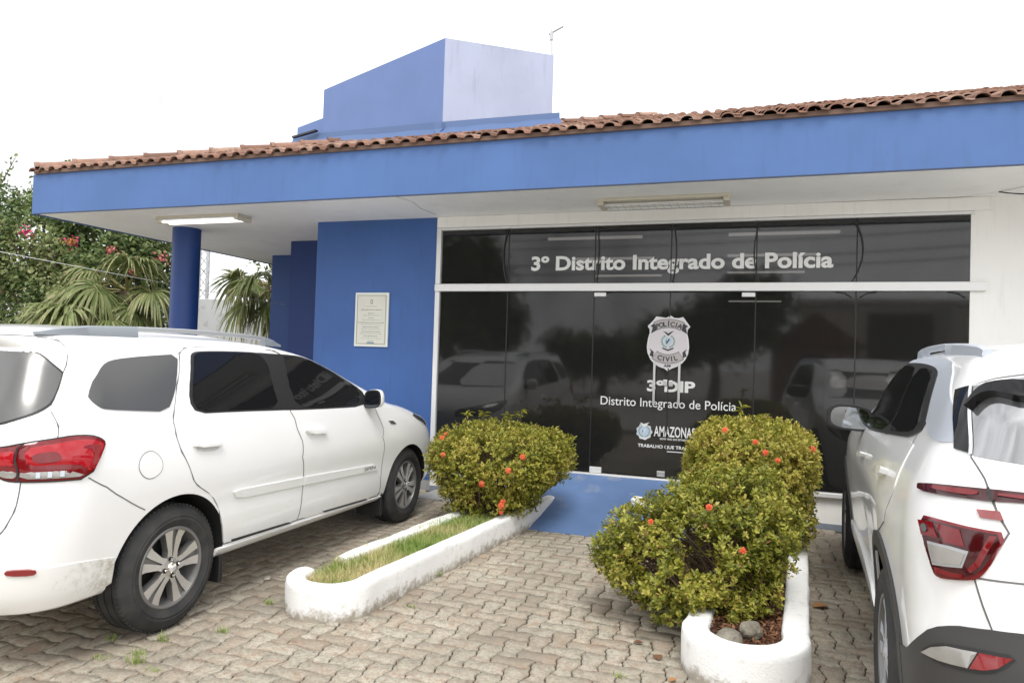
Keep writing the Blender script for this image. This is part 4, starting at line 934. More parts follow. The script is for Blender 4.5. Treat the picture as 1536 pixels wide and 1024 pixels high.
#ENDBODY
def arcpoly(u0,z0,r0,r1,a0,a1,n=16):
    A=np.linspace(R(a0),R(a1),n); return [(u0+r1*math.cos(a),z0+r1*math.sin(a)) for a in A]+[(u0+r0*math.cos(a),z0+r0*math.sin(a)) for a in A[::-1]]
def build_suv():
    root=empty('parked_car',SUV_ROOT,SUV_RZ); tag(root,'white compact off-roader with charcoal cladding, parked beside the hedge planter','car',group='white cars parked at the station')
    C=Car(SUV,root); S2_=(-1,1)
    finish_body('body',SUV,root,[(0,.36,.425,.58),(2.715,.36,.425,.58)],[M['paint'],M['disc']])
    gaps=MB()
    tg=[(0,.772),(1.071,.771),(1.208,.764),(1.240,.83),(1.272,.898),(1.24,.915),(1.186,.948),(1.086,1.05),(1.15,1.105),(1.209,1.159),(1.229,1.171),(1.28,1.202),(1.348,1.23),(1.44,1.262),(1.55,1.38),(1.652,1.487),(1.45,1.515),(1.26,1.532),(0,1.55)]
    C.ribbon(gaps,sym(tg),.012,.0012,True); tgo=C.patch('tailgate',sym(tg),M['paint'],.0035,sm=0)[0]
    C.patch('rear_window',sym([(0,1.25),(1.108,1.257),(1.436,1.266),(1.548,1.38),(1.642,1.484),(1.45,1.510),(1.255,1.526),(0,1.543)]),M['greyglass2'],.006,sm=0,parent=tgo)
    C.patch('spoiler',sym([(0,1.43),(1.183,1.442),(1.294,1.451),(1.391,1.457),(1.483,1.442),(1.565,1.398),(1.545,1.425),(1.509,1.457),(1.426,1.493),(1.242,1.515),(0,1.528)]),M['carglass'],.045,base=.004,sm=1,parent=tgo)
    g=MB(); C.ribbon(g,[(0,.908),(1.042,.911),(1.146,.908),(1.262,.905)],.006,.0050,sides=S2_); g.build('tailgate_crease',M['gap'],tgo)
    C.patch('quarter_panel',[(1.865,1.466),(1.665,1.487),(1.462,1.272),(1.618,1.278)],M['carglass'],.007,sides=S2_,sm=0)
    g=MB(); C.ribbon(g,[(1.657,1.49),(1.55,1.378),(1.452,1.268)],.012,.009,sides=S2_); g.build('chrome_strip',M['chrome'],root)
    # lamps: a thin bar right across, the main cluster below it
    bar=[(0,1.172),(1.049,1.173),(1.238,1.171),(1.571,1.158),(1.777,1.142),(1.803,1.137),(1.773,1.119),(1.42,1.13),(1.181,1.135),(1.034,1.14),(0,1.142)]
    lb=C.patch('lamp_bar',sym(bar),M['darkred'],.012,dome=.006,sm=1)[0]
    for sg in S2_:
        C.patch('red_lens',[(1.28,1.160),(1.5,1.152),(1.62,1.147),(1.62,1.136),(1.42,1.139),(1.28,1.143)],M['red'],.0195,parent=lb,sides=(sg,)); C.patch('red_lens',[(.6,1.163),(1.17,1.162),(1.17,1.149),(.6,1.151)],M['red'],.0195,parent=lb,sides=(sg,))
        g=MB(); C.ribbon(g,[(1.235,1.173),(1.19,1.134)],.008,.021,sides=(sg,)); g.build('lamp_gap',M['trim'],lb)
    lamp=[(1.681,1.05),(1.495,1.054),(1.245,1.05),(1.09,1.05),(1.186,.948),(1.24,.91),(1.284,.896),(1.406,.882),(1.504,.875),(1.54,.888),(1.599,.966)]
    for sg,l in zip(S2_,C.patch('tail_lamp',lamp,M['red'],.012,dome=.010,sides=S2_,sm=1)):
        C.patch('dark_lens',[(1.655,1.042),(1.495,1.046),(1.245,1.043),(1.115,1.042),(1.20,.948),(1.29,.908),(1.40,.893),(1.50,.888),(1.525,.90),(1.58,.966)],M['darkred'],.0215,dome=.003,parent=l,sides=(sg,))
        C.patch('red_lens',[(1.50,1.040),(1.345,1.037),(1.31,.99),(1.43,.99)],M['red'],.027,parent=l,sides=(sg,),sm=0)
        C.patch('red_lens',[(1.645,1.034),(1.535,1.040),(1.475,.998),(1.60,.992)],M['red'],.027,parent=l,sides=(sg,),sm=0)
        C.patch('dark_lens',[(1.605,1.026),(1.565,1.030),(1.548,1.008),(1.585,1.002)],M['smoke'],.031,parent=l,sides=(sg,))
        C.patch('lamp_bezel',[(1.552,.980),(1.40,.983),(1.290,.980),(1.328,.928),(1.42,.920),(1.512,.913)],M['galv'],.026,parent=l,sides=(sg,),sm=0)
        C.patch('clear_lens',[(1.54,.972),(1.41,.975),(1.308,.971),(1.338,.936),(1.42,.928),(1.504,.922)],M['clear'],.0285,parent=l,sides=(sg,),sm=0)
        C.patch('light_guide',[(1.185,1.036),(1.150,1.036),(1.232,.945),(1.285,.918),(1.30,.928),(1.255,.955)],M['red'],.0275,parent=l,sides=(sg,),sm=0)
        C.patch('light_guide',[(1.50,.908),(1.40,.906),(1.33,.910),(1.33,.898),(1.40,.893),(1.49,.893)],M['red'],.0275,parent=l,sides=(sg,),sm=0)
    C.patch('rear_reflector',[(1.275,1.106),(1.144,1.109),(1.12,1.083),(1.247,1.083)],mat('pale_red_reflector',(.25,.03,.03),.15,0,.6,1),.010,sides=S2_,sm=0)
    # charcoal bumper and cladding
    bm_=[(0,.777),(1.072,.768),(1.201,.765),(1.392,.75),(1.458,.74),(1.535,.725),(1.62,.702),(1.724,.662),(1.863,.608),(1.93,.585),(2.05,.53),(2.055,.40),(2.03,.27),(1.6,.262),(1.2,.255),(0,.25)]
    bo=C.patch('rear_bumper',sym(bm_),M['clad'],.010,sm=0)[0]
    C.patch('bumper_lip',sym([(0,.60),(1.0,.60),(1.2,.605),(1.30,.585),(1.4,.52),(1.45,.40),(1.3,.30),(1.0,.29),(0,.285)]),mat('dark_grey_skid_panel',(.10,.098,.095),.5),.032,base=.008,parent=bo)
    for sg in S2_:
        C.patch('fog_surround',[(1.70,.628),(1.59,.667),(1.473,.690),(1.30,.702),(1.10,.708),(1.20,.658),(1.278,.640),(1.36,.632),(1.54,.620)],M['trim'],.014,parent=bo,sides=(sg,))
        C.patch('fog_lens',[(1.675,.627),(1.585,.659),(1.473,.681),(1.300,.692),(1.362,.641),(1.536,.630)],M['clear'],.018,dome=.006,parent=bo,sides=(sg,),sm=0)
        C.patch('fog_reflector',[(1.292,.692),(1.135,.698),(1.211,.664),(1.278,.649),(1.352,.642)],M['brightred'],.018,dome=.006,parent=bo,sides=(sg,),sm=0)
    for u0,a0,a1 in ((0,-12,175),(2.715,5,190)):
        C.patch('arch_cladding',arcpoly(u0,.36,.427,.487,a0,a1,24),M['clad'],.012,uz=True,sm=0,sides=S2_)
    C.patch('sill_cladding',[(.40,.255),(.42,.365),(1.3,.375),(2.28,.40),(2.31,.255),(1.3,.255)],M['clad'],.014,uz=True,sm=0,sides=S2_)
    C.patch('sill_panel',[(.56,.375),(.70,.44),(1.3,.455),(2.16,.47),(2.22,.40),(1.3,.38)],M['paint'],.018,uz=True,sm=0,sides=S2_)
    # side glass, silver roof arch
    wn=[(3.1,1.560),(2.824,1.557),(2.411,1.542),(2.248,1.525),(2.194,1.495),(2.14,1.404),(2.101,1.302),(2.175,1.249),(2.232,1.238),(2.5,1.195),(2.70,1.167),(2.85,1.165),(2.94,1.24),(3.02,1.342),(3.09,1.46)]
    C.patch('silver_pillar',[(3.1,1.563),(3.06,1.582),(2.6,1.574),(2.30,1.574),(2.09,1.552),(1.88,1.44),(1.711,1.347),(1.637,1.281),(2.101,1.302),(2.14,1.404),(2.194,1.495),(2.248,1.525),(2.411,1.542),(2.824,1.557)],M['silver'],.004,sides=S2_,sm=1)
    fdl=[(2.56,1.53),(2.98,1.555),(3.07,1.47),(3.0,1.33),(2.93,1.22),(2.90,1.10),(2.84,.8),(2.82,.5),(2.80,.39),(2.40,.385),(2.42,.6),(2.43,.9),(2.45,1.1),(2.44,1.21),(2.5,1.38)]
    rdl=[(2.56,1.53),(2.50,1.38),(2.44,1.21),(2.45,1.1),(2.43,.9),(2.42,.6),(2.40,.385),(2.24,.385),(2.23,.6),(2.20,.78),(2.10,.92),(2.09,1.05),(2.13,1.25),(2.18,1.40),(2.25,1.515),(2.40,1.535)]
    C.ribbon(gaps,fdl,.011,.0012,True,S2_); C.ribbon(gaps,rdl,.011,.0012,True,S2_)
    for sg in S2_:
        C.patch('window_seal',wn,M['trim'],.0065,sides=(sg,))
        d=C.patch('front_door',[p for p in fdl if p[1]<1.23]+[(2.46,1.205),(2.70,1.155),(2.86,1.15)][::-1] if False else [(2.90,1.14),(2.90,1.10),(2.84,.8),(2.82,.5),(2.80,.39),(2.405,.385),(2.42,.6),(2.43,.9),(2.45,1.1),(2.447,1.195),(2.70,1.155)],M['paint'],.0035,sides=(sg,),sm=0)[0]
        C.patch('window',[(2.585,1.522),(2.824,1.545),(3.06,1.547),(3.05,1.46),(2.98,1.342),(2.90,1.24),(2.83,1.182),(2.70,1.183),(2.47,1.216),(2.52,1.37)],M['carglass'],.009,parent=d,sides=(sg,))
        C.patch('handle',[(2.59,1.04),(2.53,1.053),(2.53,1.018),(2.59,1.005)],M['paint'],.036,base=0,parent=d,sides=(sg,),dome=.006)
        mirror(C,sg,(.955,1.66,1.215),(.135,.06,.085),M['trim'],d,(.84,1.70,1.155))
        d=C.patch('rear_door',[(2.45,1.1),(2.43,.9),(2.42,.6),(2.395,.385),(2.24,.385),(2.23,.6),(2.20,.78),(2.10,.92),(2.09,1.05),(2.11,1.235),(2.17,1.238),(2.232,1.226),(2.443,1.197)],M['paint'],.0035,sides=(sg,),sm=0)[0]
        C.patch('window',[(2.565,1.520),(2.411,1.529),(2.275,1.512),(2.21,1.40),(2.165,1.285),(2.235,1.255),(2.45,1.220),(2.50,1.37)],M['carglass'],.009,parent=d,sides=(sg,))
        C.patch('handle',[(2.255,1.085),(2.185,1.103),(2.185,1.066),(2.255,1.048)],M['paint'],.036,base=0,parent=d,sides=(sg,),dome=.006)
    gaps.build('panel_gap',M['gap'],root)
    roof_rail(C,[-.42,-.36,-.1,.3,.8,1.1,1.25,1.36],[.012,.026,.036,.042,.042,.034,.02,0],1.598,S2_,(.25,.85),(M['silver'],M['silver']),.034)
    C.patch('windscreen',symf([(3.55,1.20),(4.1,1.195),(5,1.19),(5,1.52),(4.2,1.52),(3.62,1.50)]),M['carglass'],.004)
    C.patch('headlamp',[(3.30,.93),(3.8,.90),(4.2,.86),(4.15,.74),(3.7,.76),(3.35,.85)],M['smoke'],.008,dome=.01,sides=S2_)
    C.patch('grille',symf([(4.22,.90),(5,.90),(5,.60),(4.3,.62)]),M['trim'],.006); C.patch('front_bumper',symf([(3.3,.50),(4.15,.50),(5,.48),(5,.27),(3.4,.27)]),M['clad'],.010)
    for v,u,ph,o_ in ((-.905,0,.35,-1),(-.905,2.715,.2,-1),(.905,0,.3,1),(.905,2.715,.3,1)):
        wheel('wheel',root,.36,.215,.232,Vector((v,u,.36)),o_,ph,(M['silver'],None),0)
    return root,C
M['greyglass2']=mat('silver_reflecting_rear_glass',(.34,.345,.35),.07,.8,.6)
suv,SC_=build_suv()
# ================================================================== planters
def kerb(name, path, w, h, parent, z0=-.05, jit=.004, taper=None, cap=True):
    """whitewashed kerb swept along a path with a softly rounded top"""
    P=[np.array(p,float) for p in path]; P=np.array(dens(P,.05,False)); n=len(P); t=np.gradient(P[:,:2],axis=0); t/=np.linalg.norm(t,axis=1)[:,None]; nr=np.stack([-t[:,1],t[:,0]],1)
    sec=[(-.5,0),(-.505,.4),(-.50,.84),(-.475,.94),(-.42,.99),(-.3,1),(0,1.005),(.3,1),(.42,.99),(.475,.94),(.50,.84),(.505,.4),(.5,0)]; m=len(sec); V=[]
    for i in range(n):
        hh=P[i,2] if P.shape[1]>2 else h
        e=1.0
        if cap:
            d=min(i,n-1-i)*.05; e=min(1,math.sqrt(max(0,1-(1-min(1,(d+.004)/.05))**2))+.45)
        for a,b in sec:
            k=noise.noise(Vector((P[i,0]*5,P[i,1]*5,b*2+a)))*jit*1.6+rng.normal(0,jit*.25)
            q=P[i,:2]+nr[i]*(a*w*e+k); V.append((q[0],q[1],z0+(hh-z0)*(b if b<.9 else b*(1-(1-e)*.12))+k*.8))
    F=np.array([(i*m+k,(i+1)*m+k,(i+1)*m+k+1,i*m+k+1) for i in range(n-1) for k in range(m-1)])
    me=fast_mesh(name,np.array(V),[F,np.array([list(range(m))]),np.array([[ (n-1)*m+k for k in range(m)][::-1]])])
    return link(name,me,M['kerb'],parent,60)
def arcp(c,r,a0,a1,n=14): return [(c[0]+r*math.cos(a),c[1]+r*math.sin(a)) for a in np.linspace(R(a0),R(a1),n)]
PL=empty('planter',(0,0,0)); tag(PL,'white kerbed planter strip with grass beside the people carrier, its kerb broken on one flank','planter')
path=[(-1.775,-.52,.185),(-1.87,-1.3,.185),(-1.97,-2.2,.185),(-2.10,-3.35,.19)]
end=[(x,y,.19) for x,y in arcp((-2.335,-3.56),.218,5,-195,20)]
kerb('kerb',path+end,.115,.19,PL)
kerb('kerb',[(-2.525,-3.17,.17),(-2.43,-2.3,.17),(-2.33,-1.4,.17),(-2.25,-.62,.17)],.11,.17,PL)
def bed(name, poly, z, m, parent, amp=.012):
    P=dens(poly,.05); xs=[p[0] for p in P]; ys=[p[1] for p in P]; gx,gy=np.meshgrid(np.arange(min(xs),max(xs),.03),np.arange(min(ys),max(ys),.03)); gx,gy=gx.ravel(),gy.ravel(); k=inside(gx,gy,P); gx,gy=gx[k],gy[k]
    n=len(P); r=delaunay_2d_cdt([Vector((float(p[0]),float(p[1]))) for p in P]+[Vector((float(a),float(b))) for a,b in zip(gx,gy)],[(i,(i+1)%n) for i in range(n)],[],1,1e-7)
    V=[(v.x,v.y,z+noise.noise(Vector((v.x*9,v.y*9,3)))*amp+noise.noise(Vector((v.x*30,v.y*30,3)))*amp*.6) for v in r[0]]
    me=bpy.data.meshes.new(name); me.from_pydata(V,[],[tuple(f) for f in r[2]]); me.update(); return link(name,me,m,parent,60)
lpoly=[(-1.80,-.52),(-1.97,-2.0),(-2.12,-3.4)]+arcp((-2.335,-3.56),.19,0,-190,12)+[(-2.55,-3.2),(-2.42,-2.2),(-2.27,-.6)]
bed('planter_soil',lpoly,.115,dirt_mat('dry_soil',(.13,.095,.06),(.26,.20,.12),25),PL,.02)
PR=empty('planter',(0,0,0)); tag(PR,'white kerbed planter with dark mulch under the trimmed hedges, beside the off-roader','planter')
kerb('kerb',[(.485,-.5,.20),(.44,-1.0,.20),(.355,-2.2,.20),(.262,-3.45,.205)]+[(x,y,.205) for x,y in arcp((.022,-3.52),.242,0,-180,20)]+[(-.205,-3.4,.20),(-.16,-2.6,.20),(-.10,-1.6,.20),(-.10,-1.25,.20)],.135,.2,PR)
kerb('kerb',[(-.10,-1.10,.21),(-.35,-.95,.225),(-.65,-.80,.245),(-.88,-.68,.225),(-.96,-.56,.225),(-.95,-.47,.238)],.12,.3,PR)
rpoly=[(.46,-.55),(.35,-2.2),(.25,-3.45)]+arcp((.022,-3.52),.22,0,-180,12)+[(-.19,-3.3),(-.12,-2.2),(-.08,-1.2),(-.05,-.6)]
bed('planter_soil',rpoly,.15,M['soil'],PR,.025)
def scatter_flakes(name,n,poly,z,size,cols,label,cat,parent=None,tilt=.5,kind='stuff'):
    P=dens(poly,.1); xs=[p[0] for p in P]; ys=[p[1] for p in P]; V=[];F=[];T=[]
    c=0
    while c<n:
        x,y=rng.uniform(min(xs),max(xs)),rng.uniform(min(ys),max(ys))
        if not inside(np.array([x]),np.array([y]),P)[0]: continue
        c+=1; s=size*rng.uniform(.5,1.3); a=rng.uniform(0,2*PI); Mx=Matrix.Translation((x,y,z+rng.uniform(0,.02)))@Matrix.Rotation(a,4,'Z')@Matrix.Rotation(rng.normal(0,tilt),4,'X')@Matrix.Rotation(rng.normal(0,tilt),4,'Y')
        b=len(V); V+=[tuple(Mx@Vector(p)) for p in ((-s,0,0),(-s*.2,s*.38,s*.12),(s,0,.0),(-.1*s,-s*.36,s*.1))]; F.append((b,b+3,b+2,b+1)); T.append(rng.random())
    m=mat(name+'_matter',cols[0],.9); a=nd(m,'ShaderNodeAttribute'); a.attribute_name='tint'; lk(m,ramp(m,a.outputs['Fac'],[(0,cols[0]),(.5,cols[1]),(1,cols[2])]),bs(m).inputs['Base Color'])
    o=link(name,fast_mesh(name,np.array(V),np.array(F),T),m,parent); tag(o,label,cat,kind=kind); return o
scatter_flakes('leaf_litter',2600,[(.20,-3.72),(.235,-3.3),(.3,-2.5),(-.13,-2.5),(-.16,-3.4),(-.1,-3.68)],.158,.018,[(.07,.028,.014),(.16,.065,.03),(.26,.13,.06)],'dark reddish brown leaf litter on the mulch in the hedge planter','leaf litter')
def stone(loc,dim,seed,label):
    bm=bmesh.new(); bmesh.ops.create_icosphere(bm,subdivisions=4,radius=1)
    for v in bm.verts:
        k=1+.30*noise.noise(v.co*1.1+Vector((seed,0,0)))+.10*noise.noise(v.co*3+Vector((seed,5,0))); v.co=Vector((v.co.x*dim[0]*k,v.co.y*dim[1]*k,v.co.z*dim[2]*k))
    me=bpy.data.meshes.new('stone'); bm.to_mesh(me); bm.free(); o=link('stone',me,M['stone'],None,180); o.location=loc; o.rotation_euler=(.1,.1,seed); tag(o,label,'stone',group='stones in the hedge planter')
M['stone']=dirt_mat('mossy_grey_stone',(.13,.115,.085),(.30,.275,.225),16)
stone((-.045,-3.60,.178),(.085,.062,.042),1.3,'flat grey stone on the mulch at the rounded end of the hedge planter')
stone((.052,-3.50,.195),(.055,.055,.048),4.1,'rounder dark stone wedged behind the flat stone on the mulch')

def sand_strip(name,line,w,label,seed):
    P=np.array(dens(line,.03,False)); t=np.gradient(P,axis=0); t/=np.linalg.norm(t,axis=1)[:,None]; nr=np.stack([-t[:,1],t[:,0]],1); n=len(P); V=[]
    for i in range(n):
        k=w*(.55+.9*max(0,.5+noise.noise(Vector((P[i,0]*6,P[i,1]*6,seed)))))+rng.normal(0,.004); k*=min(1,min(i,n-1-i)/6+.05)
        for a,z in ((-.03,.016),(k*.5,.0085),(k*.85,.0055),(k,-.004)): V.append((*(P[i]+nr[i]*a),z+rng.normal(0,.0008)))
    F=np.array([(i*4+k,i*4+k+1,(i+1)*4+k+1,(i+1)*4+k) for i in range(n-1) for k in range(3)]); o=link(name,fast_mesh(name,np.array(V),F),M['sand'],None,60); tag(o,label,'sand',kind='stuff')
M['sand']=dirt_mat('grey_washed_sand',(.22,.195,.155),(.36,.33,.27),40)
sand_strip('washed_sand',[(-1.93,-1.29),(-2.03,-2.3),(-2.035,-3.36)]+arcp((-2.335,-3.56),.283,-5,-165,14),-.075,'grey sand washed up along the foot of the grassy planter kerb',3)

# ================================================================== leaves
def leafmat(name, stops, rough=.45, trans=.25, spec=.4):
    m=mat(name,stops[0][1],rough,0,spec); a=nd(m,'ShaderNodeAttribute'); a.attribute_name='tint'; c=ramp(m,a.outputs['Fac'],stops); lk(m,c,bs(m).inputs['Base Color'])
    t=nd(m,'ShaderNodeBsdfTranslucent'); lk(m,c,t.inputs['Color']); mx=nd(m,'ShaderNodeMixShader'); mx.inputs[0].default_value=trans
    out=m.node_tree.nodes['Material Output']; lk(m,bs(m).outputs[0],mx.inputs[1]); lk(m,t.outputs[0],mx.inputs[2]); lk(m,mx.outputs[0],out.inputs['Surface']); return m
M['ixora']=leafmat('ixora_leaf',[(0,(.05,.07,.014)),(.25,(.11,.14,.022)),(.5,(.24,.255,.035)),(.75,(.40,.39,.06)),(.93,(.55,.47,.11)),(1,(.24,.11,.045))],.40,.3)
M['twig']=mat('brown_twig',(.13,.085,.055),.9)
M['orange']=mat('orange_red_petal',(.75,.13,.05),.5)
def leaf_quads(base, d, nrm, L, Wd, fold=.25, droop=0):
    """arrays: leaf base points, unit directions, unit normals, lengths, widths -> verts (n,6,3)"""
    s=np.cross(d,nrm); s/=np.linalg.norm(s,axis=1)[:,None]+1e-9; n2=np.cross(s,d)
    L=L[:,None]; Wd=Wd[:,None]
    mid=base+d*L*.42; m2=base+d*L*.78-n2*L*droop*.5; tip=base+d*L-n2*L*droop
    R1=mid+s*Wd*.46+n2*Wd*fold; L1=mid-s*Wd*.46+n2*Wd*fold; R2=m2+s*Wd*.40+n2*Wd*fold*.8; L2=m2-s*Wd*.40+n2*Wd*fold*.8
    return np.stack([base,R1,R2,tip,L2,L1],1)
def leaf_obj(name, V, T, m, parent):
    n=len(V); F=np.arange(n)[:,None]*6+np.array([0,1,2,3]); F2=np.arange(n)[:,None]*6+np.array([0,3,4,5])
    return link(name,fast_mesh(name,V.reshape(-1,3),[np.concatenate([F,F2])],np.concatenate([T,T])),m,parent,180)
def unit(v): return v/(np.linalg.norm(v,axis=-1,keepdims=True)+1e-9)
def nz(P,sc,seed=0): return np.array([noise.noise(Vector((float(p[0])*sc+seed,float(p[1])*sc,float(p[2])*sc))) for p in P])
def tips(lobes, per_m2, pw=2.6, depth=(0,.1), wob=.08, seed=0):
    """twig ends spread through the outer layer of a union of rounded boxes"""
    PP=[];NN=[]
    for c,d in lobes:
        c=np.array(c); d=np.array(d); area=4*PI*((d[0]*d[1])**1.6/3+(d[0]*d[2])**1.6/3+(d[1]*d[2])**1.6/3)**(1/1.6); n=int(area*per_m2)
        v=unit(rng.normal(size=(n,3))); r=(np.abs(v)**pw).sum(1)**(-1/pw); u=v*r[:,None]
        g=np.sign(u)*np.abs(u)**(pw-1)/d; g=unit(g); P=u*d
        P=P+c; k=nz(P,3.2,seed)*wob+nz(P,8,seed+9)*wob*.55; P=P+g*(k-rng.uniform(depth[0],depth[1],n)**1.0)[:,None]
        keep=np.ones(n,bool)
        for c2,d2 in lobes:
            if c2 is c or (np.array(c2)==c).all(): continue
            keep&=((np.abs((P-np.array(c2))/(np.array(d2)*.86))**pw).sum(1)>1)
        PP.append(P[keep]); NN.append(g[keep])
    return np.concatenate(PP),np.concatenate(NN)
def hedge(name, label, lobes, per_m2, flowers, root, stems, zmin=.0, L=.040, gaps=.28, sprigs=(), seed=0, wob=.07, pw=2.7, fr=(.015,.026), tb=0, holes=()):
    o=empty(name,root); tag(o,label,'hedge',group='trimmed flowering hedges')
    P,N=tips(lobes,per_m2,pw,(-.03,.16),wob,seed)
    k=(nz(P,6.5,seed+3)+.35*nz(P,17,seed)>-gaps)&(P[:,2]>zmin+.03*rng.random(len(P))); P,N=P[k],N[k]
    for hx,hy,hz,hr in holes:
        k=np.linalg.norm((P-[hx,hy,hz])*[1,.6,1.15],axis=1)+nz(P,14,seed)*.05>hr; P,N=P[k],N[k]
    nl=7; n=len(P); ax=unit(N*.8+np.array([0,0,.75])+rng.normal(0,.28,(n,3)))
    Pr=np.repeat(P,nl,0); A=np.repeat(ax,nl,0); m=len(Pr)
    ref=np.where(np.abs(A[:,2:3])<.9,np.array([[0,0,1.]]),np.array([[1.,0,0]])); e1=unit(np.cross(A,ref)); e2=np.cross(A,e1)
    ph=np.tile(np.arange(nl)*2.4,n)+np.repeat(rng.uniform(0,6.28,n),nl); el=rng.uniform(.25,1.15,m)
    d=unit((e1*np.cos(ph)[:,None]+e2*np.sin(ph)[:,None])*np.cos(el)[:,None]+A*np.sin(el)[:,None]); nr=unit(A-d*(A*d).sum(1)[:,None])
    Pr=Pr+A*rng.uniform(-.030,.006,m)[:,None]
    Ls=L*rng.uniform(.6,1.2,m); V=leaf_quads(Pr,d,nr,Ls,Ls*rng.uniform(.42,.56,m),.13,.12)
    cl=np.repeat(nz(P,4.5,seed+20)*.26+rng.normal(0,.10,n),nl); T=np.clip(.50+tb+cl+rng.normal(0,.15,m),0,.94); T[rng.random(m)<.018]=1.0
    V=V-np.array(root); leaf_obj('leaves',V.astype(np.float32),T,M['ixora'],o)
    # stems and twigs
    b=MB(); r0=np.array(root)
    S0=[np.array(s) for s in stems]
    for i in rng.choice(n,min(n,260),replace=False):
        s=S0[rng.integers(len(S0))]; e=P[i]-N[i]*.02; mid=(s*.45+e*.55)+np.array([0,0,-.04])+rng.normal(0,.035,3); q=[s+rng.normal(0,.015,3)*[1,1,0],s*.7+mid*.3+rng.normal(0,.02,3),mid,e]
        b.tube([tuple(x-r0) for x in q],[.011,.007,.0045,.002],5,False)
    b.build('branches',M['twig'],o,60)
    for f in flowers:
        f=np.array(f); j=np.argmin(((P-f)**2*[1,.35,1]).sum(1)); p=P[j]+N[j]*.022; mb=MB(); rad=rng.uniform(*fr)
        for q in range(26):
            dv=unit((N[j]+np.array([0,-.3,.2]))[None]+rng.normal(0,.85,(1,3)))[0]; c=p+dv*rad-r0; s1=unit(np.cross(dv,[.3,.2,.9])[None])[0]; s2=np.cross(dv,s1); r_=rng.uniform(.006,.010)
            for a in range(4):
                t=a*PI/2+q; u1=s1*math.cos(t)+s2*math.sin(t); u2=s1*math.cos(t+.9)+s2*math.sin(t+.9); mb.add([tuple(c),tuple(c+u1*r_+dv*.002),tuple(c+(u1+u2)*r_*.95+dv*.004),tuple(c+u2*r_+dv*.002)],[(0,1,2,3)])
        mb.build('flower_cluster',M['orange'],o)
    for s in sprigs:                              # young shoots that escaped the shears
        s=np.array(s); j=np.argmin(((P-s)**2).sum(1)); a=P[j]; mb=MB(); mb.tube([tuple(a-r0),tuple((a+s)/2-r0+np.array([.006,0,0])),tuple(s-r0)],[.003,.0025,.0015],5); mb.build('shoot',M['twig'],o)
        k_=14; t=np.linspace(.35,1,k_); B_=a+(s-a)*t[:,None]; d=unit(rng.normal(0,1,(k_,3))*[1,1,.3]+[0,0,.35]); nr=unit(np.array([[0,0,1.]])-d*d[:,2:3]); Ls=rng.uniform(.05,.085,k_)
        leaf_obj('shoot_leaves',(leaf_quads(B_,d,nr,Ls,Ls*.24,.15,.3)-r0).astype(np.float32),rng.uniform(.35,.75,k_),M['ixora'],o)
    return o
hedge('hedge','rounded hedge with several orange flowers on the grassy planter',[((-2.10,-1.35,.64),(.56,.50,.275)),((-2.12,-1.38,.40),(.42,.36,.27)),((-1.74,-1.25,.66),(.28,.40,.22))],3600,
      [(-2.40,-1.9,.72),(-1.80,-1.9,.58),(-2.05,-1.9,.46),(-1.92,-1.8,.24),(-2.42,-1.8,.83),(-1.88,-1.8,.34),(-2.48,-1.6,.80),(-1.72,-1.8,.72),(-2.6,-1.5,.62),(-1.9,-1.8,.30)],(-2.1,-1.35,.10),[(-2.1,-1.35,.11),(-2.0,-1.2,.11),(-2.2,-1.5,.11)],.10,.026,.30,[(-2.38,-1.35,1.02),(-2.25,-1.3,1.02),(-1.9,-1.3,1.06),(-2.0,-1.35,1.03)],1,wob=.05,pw=3.2,tb=.18)
hedge('hedge','low spreading hedge leaning over the rounded end of the mulched planter',[((-.04,-2.86,.59),(.33,.40,.31)),((-.53,-3.0,.42),(.32,.36,.245)),((-.22,-3.10,.36),(.36,.34,.27)),((-.15,-2.75,.52),(.40,.36,.27))],4200,
      [(-.5,-3.3,.7),(-.19,-3.3,.76),(-.01,-3.3,.54)],(-.1,-2.9,.15),[(-.05,-2.95,.16),(.05,-2.7,.16),(-.12,-3.2,.16),(.1,-3.1,.16)],.05,.0275,.14,[],2,wob=.07,fr=(.007,.013),tb=.10,holes=[(-.22,-3.42,.50,.14),(-.42,-3.35,.62,.055),(.02,-3.38,.35,.10),(-.08,-3.2,.80,.05)])
hedge('hedge','taller box shaped hedge behind the low one, in front of the glass',[((.07,-1.48,.79),(.44,.58,.30)),((.10,-1.5,.46),(.39,.52,.32)),((.0,-1.35,.70),(.44,.50,.33))],3600,
      [(.47,-2.2,.97),(.22,-2.2,.90),(.17,-2.2,.94),(-.16,-2.2,1.05),(.05,-2.2,1.0)],(.05,-1.6,.15),[(.05,-1.6,.16),(.1,-1.3,.16),(.05,-1.9,.16)],.14,.026,.34,[(-.02,-1.75,1.22)],3,wob=.04,pw=3.2,fr=(.010,.02),tb=.28)

# grass in the left planter and weeds in the joints
M['grass']=leafmat('grass_blade',[(0,(.75,.62,.36)),(.4,(.62,.55,.28)),(.6,(.38,.43,.14)),(1,(.24,.37,.08))],.6,.3)
def blades(n, sampler, hgt, wid, tintf, lean=.5):
    P=np.array([sampler() for _ in range(n)]); a=rng.uniform(0,2*PI,n); l=rng.uniform(.1,lean,n); h=hgt*rng.uniform(.45,1.25,n)
    d=np.stack([np.cos(a)*l,np.sin(a)*l,np.ones(n)],1); s=np.stack([-np.sin(a),np.cos(a),np.zeros(n)],1)*wid
    mid=P+unit(d)*h[:,None]*.55; d2=unit(d*[1,1,.55]+0); tip=mid+d2*h[:,None]*.5
    V=np.stack([P-s*.5,P+s*.5,mid+s*.42,tip,mid-s*.42],1); F4=np.arange(n)[:,None]*5+np.array([0,1,2,4]); F3=np.arange(n)[:,None]*5+np.array([4,2,3])
    T=tintf(P); return V.reshape(-1,3),F4,F3,np.concatenate([T,T])
